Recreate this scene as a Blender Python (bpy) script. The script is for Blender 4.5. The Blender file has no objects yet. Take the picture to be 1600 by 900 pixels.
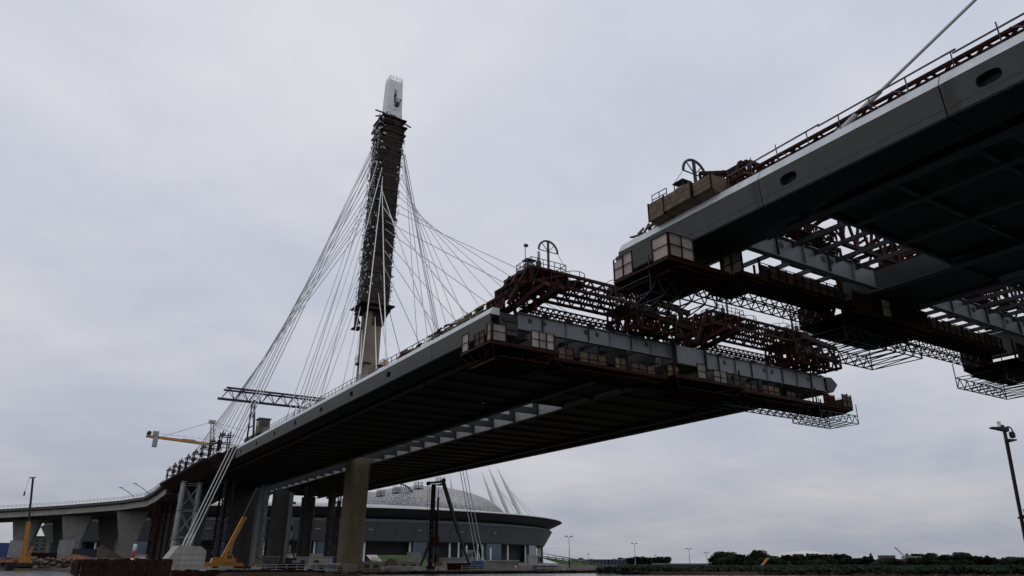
import bpy, bmesh, math, random
from mathutils import Vector, Matrix, noise
R = math.radians
random.seed(7)

# ------------------------------------------------------------------ scene, camera, light
# World axes: X across the bridge, Y along the bridge (away from the viewer), Z up, metres.
# Z = 0 is the eye level of somebody on a low boat, the water lies 1.75 m lower.
S = bpy.context.scene
COL = S.collection
WATER = -1.75
cam_d = bpy.data.cameras.new('camera'); cam = bpy.data.objects.new('camera', cam_d); COL.objects.link(cam)
cam_d.sensor_width = 36.0; cam_d.lens = 36.0 * 1124 / 1600
cam_d.clip_start = 0.1; cam_d.clip_end = 9000
cam.location = (0, 0, 0)
cam.rotation_euler = (R(90 + 20.93), 0, R(-32.34))
S.camera = cam
SUN_EL, SUN_AZ = 58, 70            # soft sun behind thick cloud, beyond the bridge to the right
w = bpy.data.worlds.new('World'); S.world = w; w.use_nodes = True
nt = w.node_tree; nt.nodes.clear()
def wn(t, **k):
    n = nt.nodes.new(t)
    for a, b in k.items(): setattr(n, a, b)
    return n
out = wn('ShaderNodeOutputWorld'); bg = wn('ShaderNodeBackground'); bg.inputs[1].default_value = 1.03
sky = wn('ShaderNodeTexSky', sky_type='NISHITA'); sky.sun_disc = False
sky.sun_elevation = R(SUN_EL); sky.sun_rotation = R(SUN_AZ); sky.air_density = 1.0; sky.dust_density = 3.0
skm = wn('ShaderNodeVectorMath', operation='SCALE'); skm.inputs['Scale'].default_value = 0.08
nt.links.new(sky.outputs[0], skm.inputs[0])
tc = wn('ShaderNodeTexCoord'); sep = wn('ShaderNodeSeparateXYZ'); nt.links.new(tc.outputs['Generated'], sep.inputs[0])
# cloud sheet: direction projected onto a plane overhead, so the cloud flattens out towards the horizon
zc = wn('ShaderNodeMath', operation='MAXIMUM'); zc.inputs[1].default_value = 0.0; nt.links.new(sep.outputs['Z'], zc.inputs[0])
za = wn('ShaderNodeMath', operation='ADD'); za.inputs[1].default_value = 0.16; nt.links.new(zc.outputs[0], za.inputs[0])
dx = wn('ShaderNodeMath', operation='DIVIDE'); dy = wn('ShaderNodeMath', operation='DIVIDE')
nt.links.new(sep.outputs['X'], dx.inputs[0]); nt.links.new(za.outputs[0], dx.inputs[1])
nt.links.new(sep.outputs['Y'], dy.inputs[0]); nt.links.new(za.outputs[0], dy.inputs[1])
cmb = wn('ShaderNodeCombineXYZ'); nt.links.new(dx.outputs[0], cmb.inputs[0]); nt.links.new(dy.outputs[0], cmb.inputs[1])
n1 = wn('ShaderNodeTexNoise'); n1.inputs['Scale'].default_value = 0.7; n1.inputs['Detail'].default_value = 5; n1.inputs['Roughness'].default_value = 0.5
n2 = wn('ShaderNodeTexNoise'); n2.inputs['Scale'].default_value = 2.7; n2.inputs['Detail'].default_value = 6; n2.inputs['Roughness'].default_value = 0.55; n2.inputs['Distortion'].default_value = 0.3
cof = wn('ShaderNodeVectorMath', operation='ADD'); cof.inputs[1].default_value = (3.1, 1.7, 0); nt.links.new(cmb.outputs[0], cof.inputs[0])
nt.links.new(cof.outputs[0], n1.inputs['Vector']); nt.links.new(cof.outputs[0], n2.inputs['Vector'])
mixn = wn('ShaderNodeMath', operation='MULTIPLY_ADD'); mixn.inputs[1].default_value = 0.4
nt.links.new(n2.outputs[0], mixn.inputs[0]); nt.links.new(n1.outputs[0], mixn.inputs[2])
nr = wn('ShaderNodeMapRange'); nr.inputs[1].default_value = 0.52; nr.inputs[2].default_value = 0.86; nt.links.new(mixn.outputs[0], nr.inputs[0])
# thickness: blue-grey where the cloud is dense, warmer and paler where it thins out
thin = wn('ShaderNodeMix', data_type='RGBA'); thin.inputs[6].default_value = (0.545, 0.587, 0.690, 1); thin.inputs[7].default_value = (0.745, 0.745, 0.795, 1)
nt.links.new(nr.outputs[0], thin.inputs[0])
hr = wn('ShaderNodeFloatCurve'); cv_ = hr.mapping.curves[0]          # brightness of the cloud sheet by height
cv_.points[0].location = (0.0, 0.59); cv_.points[1].location = (1.0, 0.98)
for x_, y_ in ((0.05, 0.655), (0.15, 0.80), (0.33, 0.905), (0.6, 0.965)): cv_.points.new(x_, y_)
hr.mapping.update(); nt.links.new(zc.outputs[0], hr.inputs['Value'])
hm = wn('ShaderNodeVectorMath', operation='SCALE'); nt.links.new(thin.outputs[2], hm.inputs[0]); nt.links.new(hr.outputs[0], hm.inputs['Scale'])
fin = wn('ShaderNodeMix', data_type='RGBA'); fin.inputs[0].default_value = 0.98
nt.links.new(skm.outputs[0], fin.inputs[6]); nt.links.new(hm.outputs[0], fin.inputs[7])
nt.links.new(fin.outputs[2], bg.inputs[0]); nt.links.new(bg.outputs[0], out.inputs[0])
sd = bpy.data.lights.new('sun', 'SUN'); sd.energy = 0.55; sd.angle = R(25); sd.color = (1.0, 0.97, 0.93)
so = bpy.data.objects.new('sun', sd); COL.objects.link(so)
so.rotation_euler = (R(90 - SUN_EL), 0, R(-SUN_AZ + 180))
S.view_settings.view_transform = 'Standard'; S.view_settings.look = 'None'
S.view_settings.exposure = 0.0; S.view_settings.gamma = 1.0; S.view_settings.use_curve_mapping = False
S.render.engine = 'CYCLES'

# ------------------------------------------------------------------ materials
MATS = {}
def mat(name, col, rough=0.6, metal=0.0, var=0.25, scale=1.5, bump=0.0, streak=0.0, streak_col=(0.02, 0.016, 0.012), spec=0.5, alpha=None):
    m = bpy.data.materials.new(name); m.use_nodes = True; MATS[name] = m
    t = m.node_tree; b = t.nodes['Principled BSDF']
    b.inputs['Roughness'].default_value = rough; b.inputs['Metallic'].default_value = metal
    b.inputs['Specular IOR Level'].default_value = spec
    g = t.nodes.new('ShaderNodeNewGeometry')
    n = t.nodes.new('ShaderNodeTexNoise'); n.inputs['Scale'].default_value = scale; n.inputs['Detail'].default_value = 6
    n.inputs['Roughness'].default_value = 0.62
    t.links.new(g.outputs['Position'], n.inputs['Vector'])
    mr = t.nodes.new('ShaderNodeMapRange'); mr.inputs[1].default_value = 0.3; mr.inputs[2].default_value = 0.7
    mr.inputs[3].default_value = 1 - var; mr.inputs[4].default_value = 1 + var
    t.links.new(n.outputs[0], mr.inputs[0])
    sc = t.nodes.new('ShaderNodeVectorMath'); sc.operation = 'SCALE'; sc.inputs[0].default_value = col
    t.links.new(mr.outputs[0], sc.inputs['Scale'])
    last = sc.outputs[0]
    if streak:
        mp = t.nodes.new('ShaderNodeMapping'); mp.inputs['Scale'].default_value = (1.1, 1.1, 0.07)
        t.links.new(g.outputs['Position'], mp.inputs['Vector'])
        s = t.nodes.new('ShaderNodeTexNoise'); s.inputs['Scale'].default_value = 1.3; s.inputs['Detail'].default_value = 7
        t.links.new(mp.outputs[0], s.inputs['Vector'])
        r2 = t.nodes.new('ShaderNodeMapRange'); r2.inputs[1].default_value = 0.52; r2.inputs[2].default_value = 0.75; r2.inputs[4].default_value = streak
        t.links.new(s.outputs[0], r2.inputs[0])
        mx = t.nodes.new('ShaderNodeMix'); mx.data_type = 'RGBA'; mx.inputs[7].default_value = (*streak_col, 1)
        t.links.new(r2.outputs[0], mx.inputs[0]); t.links.new(last, mx.inputs[6]); last = mx.outputs[2]
    t.links.new(last, b.inputs['Base Color'])
    if bump:
        bp = t.nodes.new('ShaderNodeBump'); bp.inputs['Strength'].default_value = bump; bp.inputs['Distance'].default_value = 0.1
        t.links.new(n.outputs[0], bp.inputs['Height']); t.links.new(bp.outputs[0], b.inputs['Normal'])
    return m
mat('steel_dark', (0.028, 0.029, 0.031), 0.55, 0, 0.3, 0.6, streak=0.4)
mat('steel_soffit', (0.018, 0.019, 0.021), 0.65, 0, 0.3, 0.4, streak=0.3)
mat('steel_rib', (0.095, 0.092, 0.086), 0.65, 0, 0.25, 0.6)
mat('fascia', (0.047, 0.047, 0.042), 0.55, 0, 0.22, 0.9, streak=0.55, streak_col=(0.05, 0.045, 0.035))
def stain_fascia():
    m = MATS['fascia']; t = m.node_tree; b = t.nodes['Principled BSDF']; src = b.inputs['Base Color'].links[0].from_socket
    g = t.nodes.new('ShaderNodeNewGeometry'); sp = t.nodes.new('ShaderNodeSeparateXYZ'); t.links.new(g.outputs['Position'], sp.inputs[0])
    nz = t.nodes.new('ShaderNodeTexNoise'); nz.inputs['Scale'].default_value = 1.6; nz.inputs['Detail'].default_value = 5; t.links.new(g.outputs['Position'], nz.inputs['Vector'])
    last = src
    for u0, wd in ((27.3, .42), (14.5, .75), (83.4, .25), (97.0, .25), (110.6, .25)):   # leaks at the segment joints
        d1 = t.nodes.new('ShaderNodeMath'); d1.operation = 'SUBTRACT'; d1.inputs[1].default_value = u0; t.links.new(sp.outputs['Y'], d1.inputs[0])
        d2 = t.nodes.new('ShaderNodeMath'); d2.operation = 'ABSOLUTE'; t.links.new(d1.outputs[0], d2.inputs[0])
        d3 = t.nodes.new('ShaderNodeMath'); d3.operation = 'MULTIPLY_ADD'; d3.inputs[1].default_value = -1.3*wd; t.links.new(nz.outputs[0], d3.inputs[0]); t.links.new(d2.outputs[0], d3.inputs[2])
        r = t.nodes.new('ShaderNodeMapRange'); r.inputs[1].default_value = -.35*wd; r.inputs[2].default_value = .05; r.inputs[3].default_value = .8; r.inputs[4].default_value = 0; t.links.new(d3.outputs[0], r.inputs[0])
        mx = t.nodes.new('ShaderNodeMix'); mx.data_type = 'RGBA'; mx.inputs[7].default_value = (.022, .016, .010, 1); t.links.new(r.outputs[0], mx.inputs[0]); t.links.new(last, mx.inputs[6]); last = mx.outputs[2]
    t.links.new(last, b.inputs['Base Color'])
stain_fascia()
mat('nosing', (0.60, 0.62, 0.63), 0.45, 0, 0.12, 0.8, streak=0.35, streak_col=(0.2, 0.17, 0.13))
mat('girder_grey', (0.175, 0.188, 0.196), 0.5, 0, 0.12, 0.6, streak=0.25, streak_col=(0.08, 0.07, 0.06))
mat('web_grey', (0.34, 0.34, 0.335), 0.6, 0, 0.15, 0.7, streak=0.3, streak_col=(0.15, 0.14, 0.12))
mat('asphalt', (0.05, 0.05, 0.05), 0.9)
mat('red_steel', (0.036, 0.0075, 0.0065), 0.55, 0, 0.4, 1.2, streak=0.5, streak_col=(0.02, 0.008, 0.006), spec=0.1)
mat('grime_red', (0.018, 0.007, 0.006), 0.7, 0, 0.4, 1.2, spec=0.1)
mat('rust_dark', (0.030, 0.011, 0.008), 0.8, 0, 0.4, 0.9, spec=0.1)
mat('black_steel', (0.012, 0.012, 0.013), 0.6, 0, 0.3, 1.0)
mat('navy_steel', (0.010, 0.012, 0.022), 0.5, 0, 0.3, 1.0)
mat('plywood_pale', (0.45, 0.385, 0.33), 0.75, 0, 0.2, 1.3, streak=0.4, streak_col=(0.22, 0.16, 0.1))
mat('plywood_brown', (0.125, 0.085, 0.056), 0.75, 0, 0.3, 1.0, streak=0.5, streak_col=(0.09, 0.06, 0.035))
mat('plywood_dark', (0.085, 0.058, 0.038), 0.8, 0, 0.35, 1.0, streak=0.5)
mat('plywood_grey', (0.27, 0.235, 0.20), 0.8, 0, 0.3, 1.2, streak=0.5, streak_col=(0.1, 0.08, 0.06))
mat('timber', (0.155, 0.112, 0.07), 0.85, 0, 0.4, 1.8)
mat('concrete_pylon', (0.245, 0.205, 0.155), 0.85, 0, 0.14, 0.35, 0.25, streak=0.45, streak_col=(0.10, 0.085, 0.065))
mat('concrete_brown', (0.165, 0.128, 0.080), 0.85, 0, 0.16, 0.35, 0.25, streak=0.5, streak_col=(0.06, 0.05, 0.036))  # darker, browner tone with streaks, for the column lifts below the deck
mat('concrete', (0.20, 0.195, 0.185), 0.85, 0, 0.2, 0.5, 0.3, streak=0.4, streak_col=(0.1, 0.09, 0.075))
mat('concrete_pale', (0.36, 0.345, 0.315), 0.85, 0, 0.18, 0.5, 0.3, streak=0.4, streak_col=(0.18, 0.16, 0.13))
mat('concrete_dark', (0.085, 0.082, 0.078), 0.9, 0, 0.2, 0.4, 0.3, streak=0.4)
mat('net_dark', (0.036, 0.031, 0.024), 0.95, 0, 0.45, 0.9, streak=0.3, streak_col=(0.05, 0.045, 0.04), spec=0.1)
mat('net_brown', (0.060, 0.050, 0.038), 0.95, 0, 0.4, 0.8, spec=0.1)
mat('net_white', (0.52, 0.53, 0.54), 0.9, 0, 0.35, 1.5)
mat('white_paint', (0.74, 0.75, 0.75), 0.45, 0, 0.08, 0.8, streak=0.2, streak_col=(0.35, 0.34, 0.32))
mat('cable_sheath', (0.54, 0.54, 0.53), 0.4, 0, 0.06, 0.5)
mat('grey_tube', (0.27, 0.29, 0.30), 0.5, 0, 0.2, 0.7, streak=0.4, streak_col=(0.12, 0.1, 0.08))
mat('galvanised', (0.30, 0.30, 0.29), 0.5, 0.3, 0.2, 2.0)
mat('rail_brown', (0.10, 0.085, 0.06), 0.7, 0, 0.3, 2.0)
mat('orange_paint', (0.40, 0.165, 0.016), 0.5, 0, 0.3, 1.6, streak=0.5, streak_col=(0.2, 0.08, 0.02))
mat('crane_orange', (0.42, 0.19, 0.05), 0.45, 0, 0.2, 1.0)
mat('red_paint', (0.42, 0.035, 0.03), 0.5, 0, 0.2, 1.0)
mat('red_lamp', (0.55, 0.02, 0.03), 0.3)
mat('hivis', (0.75, 0.16, 0.02), 0.7)
mat('dark_cloth', (0.02, 0.021, 0.026), 0.9)
mat('skin', (0.42, 0.25, 0.18), 0.6)
mat('blue_paint', (0.03, 0.06, 0.2), 0.5, 0, 0.2, 1.0)
mat('container_blue', (0.025, 0.03, 0.05), 0.6, 0, 0.2, 1.0)
mat('container_grey', (0.28, 0.29, 0.30), 0.6, 0, 0.15, 1.0, streak=0.3)
mat('earth', (0.065, 0.050, 0.038), 0.95, 0, 0.4, 0.12, 0.6, spec=0.1)
mat('red_earth', (0.17, 0.075, 0.045), 0.95, 0, 0.35, 0.4, 0.6, spec=0.1)
mat('grass', (0.022, 0.030, 0.013), 0.95, 0, 0.4, 0.15, 0.6, spec=0.1)
mat('grass_slope', (0.042, 0.075, 0.022), 0.95, 0, 0.35, 0.3, 0.6, spec=0.1)
mat('rubble', (0.12, 0.105, 0.09), 0.9, 0, 0.5, 0.8, 0.5, spec=0.1)
mat('rust_wall', (0.026, 0.011, 0.009), 0.85, 0, 0.4, 0.5, 0.3, streak=0.6, spec=0.1)
mat('stadium_wall', (0.105, 0.115, 0.128), 0.45, 0.1, 0.08, 0.05)
mat('stadium_dark', (0.028, 0.030, 0.034), 0.6, 0, 0.2, 0.1)
mat('stadium_roof', (0.30, 0.30, 0.315), 0.5, 0.1, 0.12, 0.06)
mat('stadium_trim', (0.16, 0.19, 0.22), 0.5, 0, 0.1, 0.2)
mat('stadium_glass', (0.06, 0.09, 0.13), 0.15, 0, 0.2, 0.2)
mat('bark', (0.05, 0.04, 0.03), 0.9)
mat('leaf_a', (0.021, 0.031, 0.013), 0.8, 0, 0.45, 0.35, spec=0.1)
mat('leaf_b', (0.014, 0.021, 0.011), 0.8, 0, 0.45, 0.35, spec=0.1)
mat('leaf_c', (0.020, 0.023, 0.012), 0.8, 0, 0.45, 0.35, spec=0.1)
mat('house_wall', (0.42, 0.38, 0.32), 0.8, 0, 0.15, 0.3)
mat('house_dark', (0.10, 0.08, 0.07), 0.8, 0, 0.2, 0.3)
mat('apartment', (0.20, 0.185, 0.175), 0.8, 0, 0.2, 0.1)
mat('window_dark', (0.02, 0.022, 0.026), 0.2, 0, 0.1, 0.5)
mat('lamp_glass', (0.75, 0.75, 0.72), 0.2)
mat('dome_white', (0.55, 0.53, 0.50), 0.6, 0, 0.06, 0.02)
# dome: lattice of small translucent cushions
def dome_mat():
    m = mat('dome_panels', (0.22, 0.215, 0.225), 0.5, 0, 0.1, 0.1)
    t = m.node_tree; b = t.nodes['Principled BSDF']
    g = t.nodes.new('ShaderNodeNewGeometry'); v = t.nodes.new('ShaderNodeTexVoronoi'); v.inputs['Scale'].default_value = 0.42
    v.feature = 'DISTANCE_TO_EDGE'
    t.links.new(g.outputs['Position'], v.inputs['Vector'])
    r = t.nodes.new('ShaderNodeMapRange'); r.inputs[1].default_value = 0.02; r.inputs[2].default_value = 0.22; r.inputs[3].default_value = 0.55; r.inputs[4].default_value = 1.25
    t.links.new(v.outputs['Distance'], r.inputs[0])
    s = t.nodes.new('ShaderNodeVectorMath'); s.operation = 'SCALE'
    src = b.inputs['Base Color'].links[0].from_socket
    t.links.new(src, s.inputs[0]); t.links.new(r.outputs[0], s.inputs['Scale']); t.links.new(s.outputs[0], b.inputs['Base Color'])
dome_mat()
def water_mat():
    m = bpy.data.materials.new('water'); m.use_nodes = True; MATS['water'] = m
    t = m.node_tree; b = t.nodes['Principled BSDF']
    b.inputs['Base Color'].default_value = (0.018, 0.024, 0.026, 1); b.inputs['Roughness'].default_value = 0.12; b.inputs['IOR'].default_value = 1.33
    g = t.nodes.new('ShaderNodeNewGeometry'); n = t.nodes.new('ShaderNodeTexNoise'); n.inputs['Scale'].default_value = 0.9; n.inputs['Detail'].default_value = 5
    t.links.new(g.outputs['Position'], n.inputs['Vector'])
    bp = t.nodes.new('ShaderNodeBump'); bp.inputs['Strength'].default_value = 0.5; bp.inputs['Distance'].default_value = 0.35
    t.links.new(n.outputs[0], bp.inputs['Height']); t.links.new(bp.outputs[0], b.inputs['Normal'])
water_mat()

# ------------------------------------------------------------------ object helpers
W = {}                                            # world matrices of everything built
def V(u, v, z): return Vector((v, u, z))          # u along the bridge, v across it, z up
def link(o, world, parent=None):
    COL.objects.link(o); W[o] = world
    if parent is not None:
        o.parent = parent; o.matrix_basis = W[parent].inverted() @ world
    else: o.matrix_basis = world
    return o
def tag(o, label, cat, group=None, kind=None):
    if label: o['label'] = label
    if cat: o['category'] = cat
    if group: o['group'] = group
    if kind: o['kind'] = kind
    return o
def thing(name, label, cat, loc, group=None):
    o = bpy.data.objects.new(name, None); o.empty_display_size = 0.5
    return tag(link(o, Matrix.Translation(loc)), label, cat, group)
def mesh_obj(name, verts, faces, m, parent=None, smooth=False):
    """verts in world metres; the object's origin is put at the parent's origin"""
    off = W[parent].translation if parent is not None else (Vector(verts[0]) if verts else Vector())
    me = bpy.data.meshes.new(name); me.from_pydata([Vector(v) - off for v in verts], [], faces); me.materials.append(MATS[m])
    if smooth:
        for p in me.polygons: p.use_smooth = True
    me.update()
    return link(bpy.data.objects.new(name, me), Matrix.Translation(off), parent)
CUBE_V = [(-.5,-.5,-.5),(.5,-.5,-.5),(.5,.5,-.5),(-.5,.5,-.5),(-.5,-.5,.5),(.5,-.5,.5),(.5,.5,.5),(-.5,.5,.5)]
CUBE_F = [(0,3,2,1),(4,5,6,7),(0,1,5,4),(1,2,6,5),(2,3,7,6),(3,0,4,7)]
_unit = {}
def unit(kind, m):
    k = (kind, m)
    if k not in _unit:
        me = bpy.data.meshes.new(kind)
        if kind == 'bar': me.from_pydata(CUBE_V, [], CUBE_F)
        else:
            n = 8 if kind == 'tube' else 16
            vs = [(math.cos(i*2*math.pi/n)*.5, math.sin(i*2*math.pi/n)*.5, z) for z in (-.5, .5) for i in range(n)]
            fs = [(i, (i+1) % n, n+(i+1) % n, n+i) for i in range(n)] + [tuple(range(n-1, -1, -1)), tuple(range(n, 2*n))]
            me.from_pydata(vs, [], fs)
            for p in me.polygons: p.use_smooth = len(p.vertices) == 4
        me.materials.append(MATS[m]); _unit[k] = me
    return _unit[k]
def box(name, m, c, size, parent=None, rz=0.0):
    M = Matrix.Translation(c) @ Matrix.Rotation(rz, 4, 'Z') @ Matrix.Diagonal((*size, 1))
    return link(bpy.data.objects.new(name, unit('bar', m)), M, parent)
def bar(name, m, a, b, w, h=None, parent=None, kind='bar'):
    a = Vector(a); b = Vector(b); d = b - a; L = d.length
    q = d.to_track_quat('Z', 'Y' if abs(d.normalized().y) < 0.95 else 'X')
    M = Matrix.Translation((a+b)/2) @ q.to_matrix().to_4x4() @ Matrix.Diagonal((w, h or w, L, 1))
    return link(bpy.data.objects.new(name, unit(kind, m)), M, parent)
def tube(name, m, a, b, d, parent=None): return bar(name, m, a, b, d, d, parent, 'tube')
class MB:
    """collects simple solids into one mesh"""
    def __init__(s): s.v = []; s.f = []
    def add(s, vs, fs):
        k = len(s.v); s.v += [Vector(x) for x in vs]; s.f += [tuple(i+k for i in f) for f in fs]; return s
    def box(s, c, size, rz=0):
        M = Matrix.Translation(c) @ Matrix.Rotation(rz, 4, 'Z') @ Matrix.Diagonal((*size, 1))
        return s.add([M @ Vector(v) for v in CUBE_V], CUBE_F)
    def bar(s, a, b, w, h=None, n=4):
        a = Vector(a); b = Vector(b); d = b-a
        q = d.to_track_quat('Z', 'Y' if abs(d.normalized().y) < 0.95 else 'X')
        M = Matrix.Translation((a+b)/2) @ q.to_matrix().to_4x4() @ Matrix.Diagonal((w, h or w, d.length, 1))
        if n == 4: return s.add([M @ Vector(v) for v in CUBE_V], CUBE_F)
        vs = [M @ Vector((math.cos(i*2*math.pi/n)*.5, math.sin(i*2*math.pi/n)*.5, z)) for z in (-.5, .5) for i in range(n)]
        return s.add(vs, [(i, (i+1) % n, n+(i+1) % n, n+i) for i in range(n)] + [tuple(range(n-1, -1, -1)), tuple(range(n, 2*n))])
    def lathe(s, c, prof, n=24, sx=1, sy=1, a0=0, a1=2*math.pi, close=True):
        vs = []; fs = []
        for r, z in prof:
            for i in range(n): a = a0+(a1-a0)*i/n; vs.append((c[0]+r*math.cos(a)*sx, c[1]+r*math.sin(a)*sy, c[2]+z))
        for j in range(len(prof)-1):
            for i in range(n): fs.append((j*n+i, j*n+(i+1) % n, (j+1)*n+(i+1) % n, (j+1)*n+i))
        if close: fs += [tuple(range(n-1, -1, -1)), tuple(range((len(prof)-1)*n, len(prof)*n))]
        return s.add(vs, fs)
    def prism(s, poly, ext):
        """poly: world points of one face, ext: extrusion vector"""
        n = len(poly); ext = Vector(ext)
        return s.add([Vector(p) for p in poly] + [Vector(p)+ext for p in poly],
                     [tuple(range(n-1, -1, -1)), tuple(range(n, 2*n))] + [(i, (i+1) % n, n+(i+1) % n, n+i) for i in range(n)])
    def build(s, name, m, parent=None, smooth=False): return mesh_obj(name, s.v, s.f, m, parent, smooth)
def mixed(m):                                     # old red paint: some bars rusty, some nearly black with grime
    return random.choice(('red_steel', 'red_steel', 'rust_dark', 'grime_red')) if m == 'red_steel' else m
def truss(parent, m, a, b, hv, n, cw, bw, names=('chord', 'brace')):
    """flat lattice beam from a to b; hv points from the lower to the upper chord"""
    a = Vector(a); b = Vector(b); hv = Vector(hv)
    bar(names[0], mixed(m), a, b, cw, cw, parent); bar(names[0], mixed(m), a+hv, b+hv, cw, cw, parent)
    for i in range(n):
        p = a.lerp(b, i/n); q = a.lerp(b, (i+.5)/n); r = a.lerp(b, (i+1)/n)
        bar(names[1], mixed(m), p, q+hv, bw, bw, parent); bar(names[1], mixed(m), q+hv, r, bw, bw, parent)
    bar(names[1], m, a, a+hv, bw, bw, parent); bar(names[1], m, b, b+hv, bw, bw, parent)
def box_truss(parent, m, a, b, hv, sv, n, cw, bw, names=('chord', 'brace')):
    sv = Vector(sv)
    truss(parent, m, a, b, hv, n, cw, bw, names); truss(parent, m, Vector(a)+sv, Vector(b)+sv, hv, n, cw, bw, names)
    a = Vector(a); b = Vector(b); hv = Vector(hv)
    for i in range(n+1):
        p = a.lerp(b, i/n)
        bar(names[1], m, p, p+sv, bw, bw, parent); bar(names[1], m, p+hv, p+hv+sv, bw, bw, parent)
        if i < n: bar(names[1], m, p, a.lerp(b, (i+1)/n)+sv, bw, bw, parent)
def railing(parent, m, pts, h, d=0.06, step=2.0, rails=(1.0, 0.55)):
    for a, b in zip(pts, pts[1:]):
        a = Vector(a); b = Vector(b); n = max(1, round((b-a).length/step))
        for i in range(n+1): bar('post', m, a.lerp(b, i/n), a.lerp(b, i/n)+Vector((0, 0, h)), d, d, parent)
        for r in rails: bar('rail', m, a+Vector((0, 0, h*r)), b+Vector((0, 0, h*r)), d, d, parent)
def struct(o): o['kind'] = 'structure'; return o
ORD = ['first', 'second', 'third', 'fourth', 'fifth', 'sixth', 'seventh', 'eighth', 'ninth', 'tenth', 'eleventh', 'twelfth', 'thirteenth', 'fourteenth', 'fifteenth']

# ------------------------------------------------------------------ water and land
struct(mesh_obj('water', [V(-600, -2500, WATER), V(6000, -2500, WATER), V(6000, 5200, WATER), V(-600, 5200, WATER)], [(0, 3, 2, 1)], 'water'))
def land(name, poly, z, m, skirt=3.0):
    """flat land with a sloping bank down into the water"""
    n = len(poly); c = Vector((sum(p[1] for p in poly)/n, sum(p[0] for p in poly)/n, 0))
    top = [V(u, v, z) for u, v in poly]; bot = []
    for p in top:
        d = (p - c); d.z = 0; d.normalize(); bot.append(p + d*skirt - Vector((0, 0, z - WATER + 1)))
    fs = [tuple(range(n-1, -1, -1))] + [(i, n+i, n+(i+1) % n, (i+1) % n) for i in range(n)]
    o = mesh_obj(name, top+bot, fs, m); bm = bmesh.new(); bm.from_mesh(o.data); bmesh.ops.recalc_face_normals(bm, faces=bm.faces); bm.to_mesh(o.data); bm.free()
    return struct(o)
land('ground', [(118, 26), (118, 92), (92, 84), (76, 107), (58, 133), (20, 240), (-20, 420), (-150, 900), (-400, 2600), (2600, 5000), (5500, 4000), (5800, -600), (1500, -900), (420, -260), (292, -70), (262, -18), (240, 6), (142, 9), (132, 12)], -1.3, 'earth', 1.5)
land('meadow', [(94, 92), (79, 110), (62, 136), (26, 242), (-10, 420), (-100, 800), (-300, 2300), (2500, 4800), (3200, 3600), (420, 330), (250, 205), (140, 132)], -1.05, 'grass', 1.0)
land('terrace_ground', [(278, -64), (262, -10), (268, 30), (300, 40), (420, 30), (600, -80), (700, -400), (440, -250)], 1.6, 'earth', 12.0)

# ------------------------------------------------------------------ bridge decks
def plate_with_hole(parent, m, u0, u1, v, z0, z1, hu, hz, ru, rz, depth=0.5):
    """fascia plate in the plane x = v with an oval opening and a dark recess behind it"""
    n = 20; mb = MB(); out_p = []; in_p = []
    cu, cz = hu, hz
    for i in range(n):
        a = 2*math.pi*(i+.5)/n; c, s = math.cos(a), math.sin(a)
        in_p.append((cu+ru*math.copysign(abs(c)**.7, c), cz+rz*math.copysign(abs(s)**.7, s)))
    angs = sorted([2*math.pi*(i+.5)/n for i in range(n)])
    for a in angs:
        c, s = math.cos(a), math.sin(a)
        tx = ((u1-cu)/c) if c > 0 else ((u0-cu)/c); ty = ((z1-cz)/s) if s > 0 else ((z0-cz)/s)
        t = min(tx, ty); out_p.append([cu+c*t, cz+s*t])
    for corner in ((u1, z1), (u0, z1), (u0, z0), (u1, z0)):
        k = min(range(n), key=lambda i: (out_p[i][0]-corner[0])**2*0.05+(out_p[i][1]-corner[1])**2 if True else 0)
        k = min(range(n), key=lambda i: abs(math.atan2(out_p[i][1]-cz, out_p[i][0]-cu)-math.atan2(corner[1]-cz, corner[0]-cu)))
        out_p[k] = list(corner)
    sl = lambda z: v+(z1-z)*.1                         # the plate leans in towards its foot
    vs = [V(p[0], sl(p[1]), p[1]) for p in out_p] + [V(p[0], sl(p[1]), p[1]) for p in in_p] + [V(p[0], sl(p[1])+depth, p[1]) for p in in_p]
    fs = [(i, (i+1) % n, n+(i+1) % n, n+i) for i in range(n)] + [(n+i, n+(i+1) % n, 2*n+(i+1) % n, 2*n+i) for i in range(n)]
    p = mesh_obj('fascia_panel', vs, fs, m, parent)
    mesh_obj('hole_shade', [V(q[0], sl(q[1])+depth-.01, q[1]) for q in in_p], [tuple(range(n))], 'black_steel', p)  # black sheet painted in for the shade inside the opening
    return p

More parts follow.
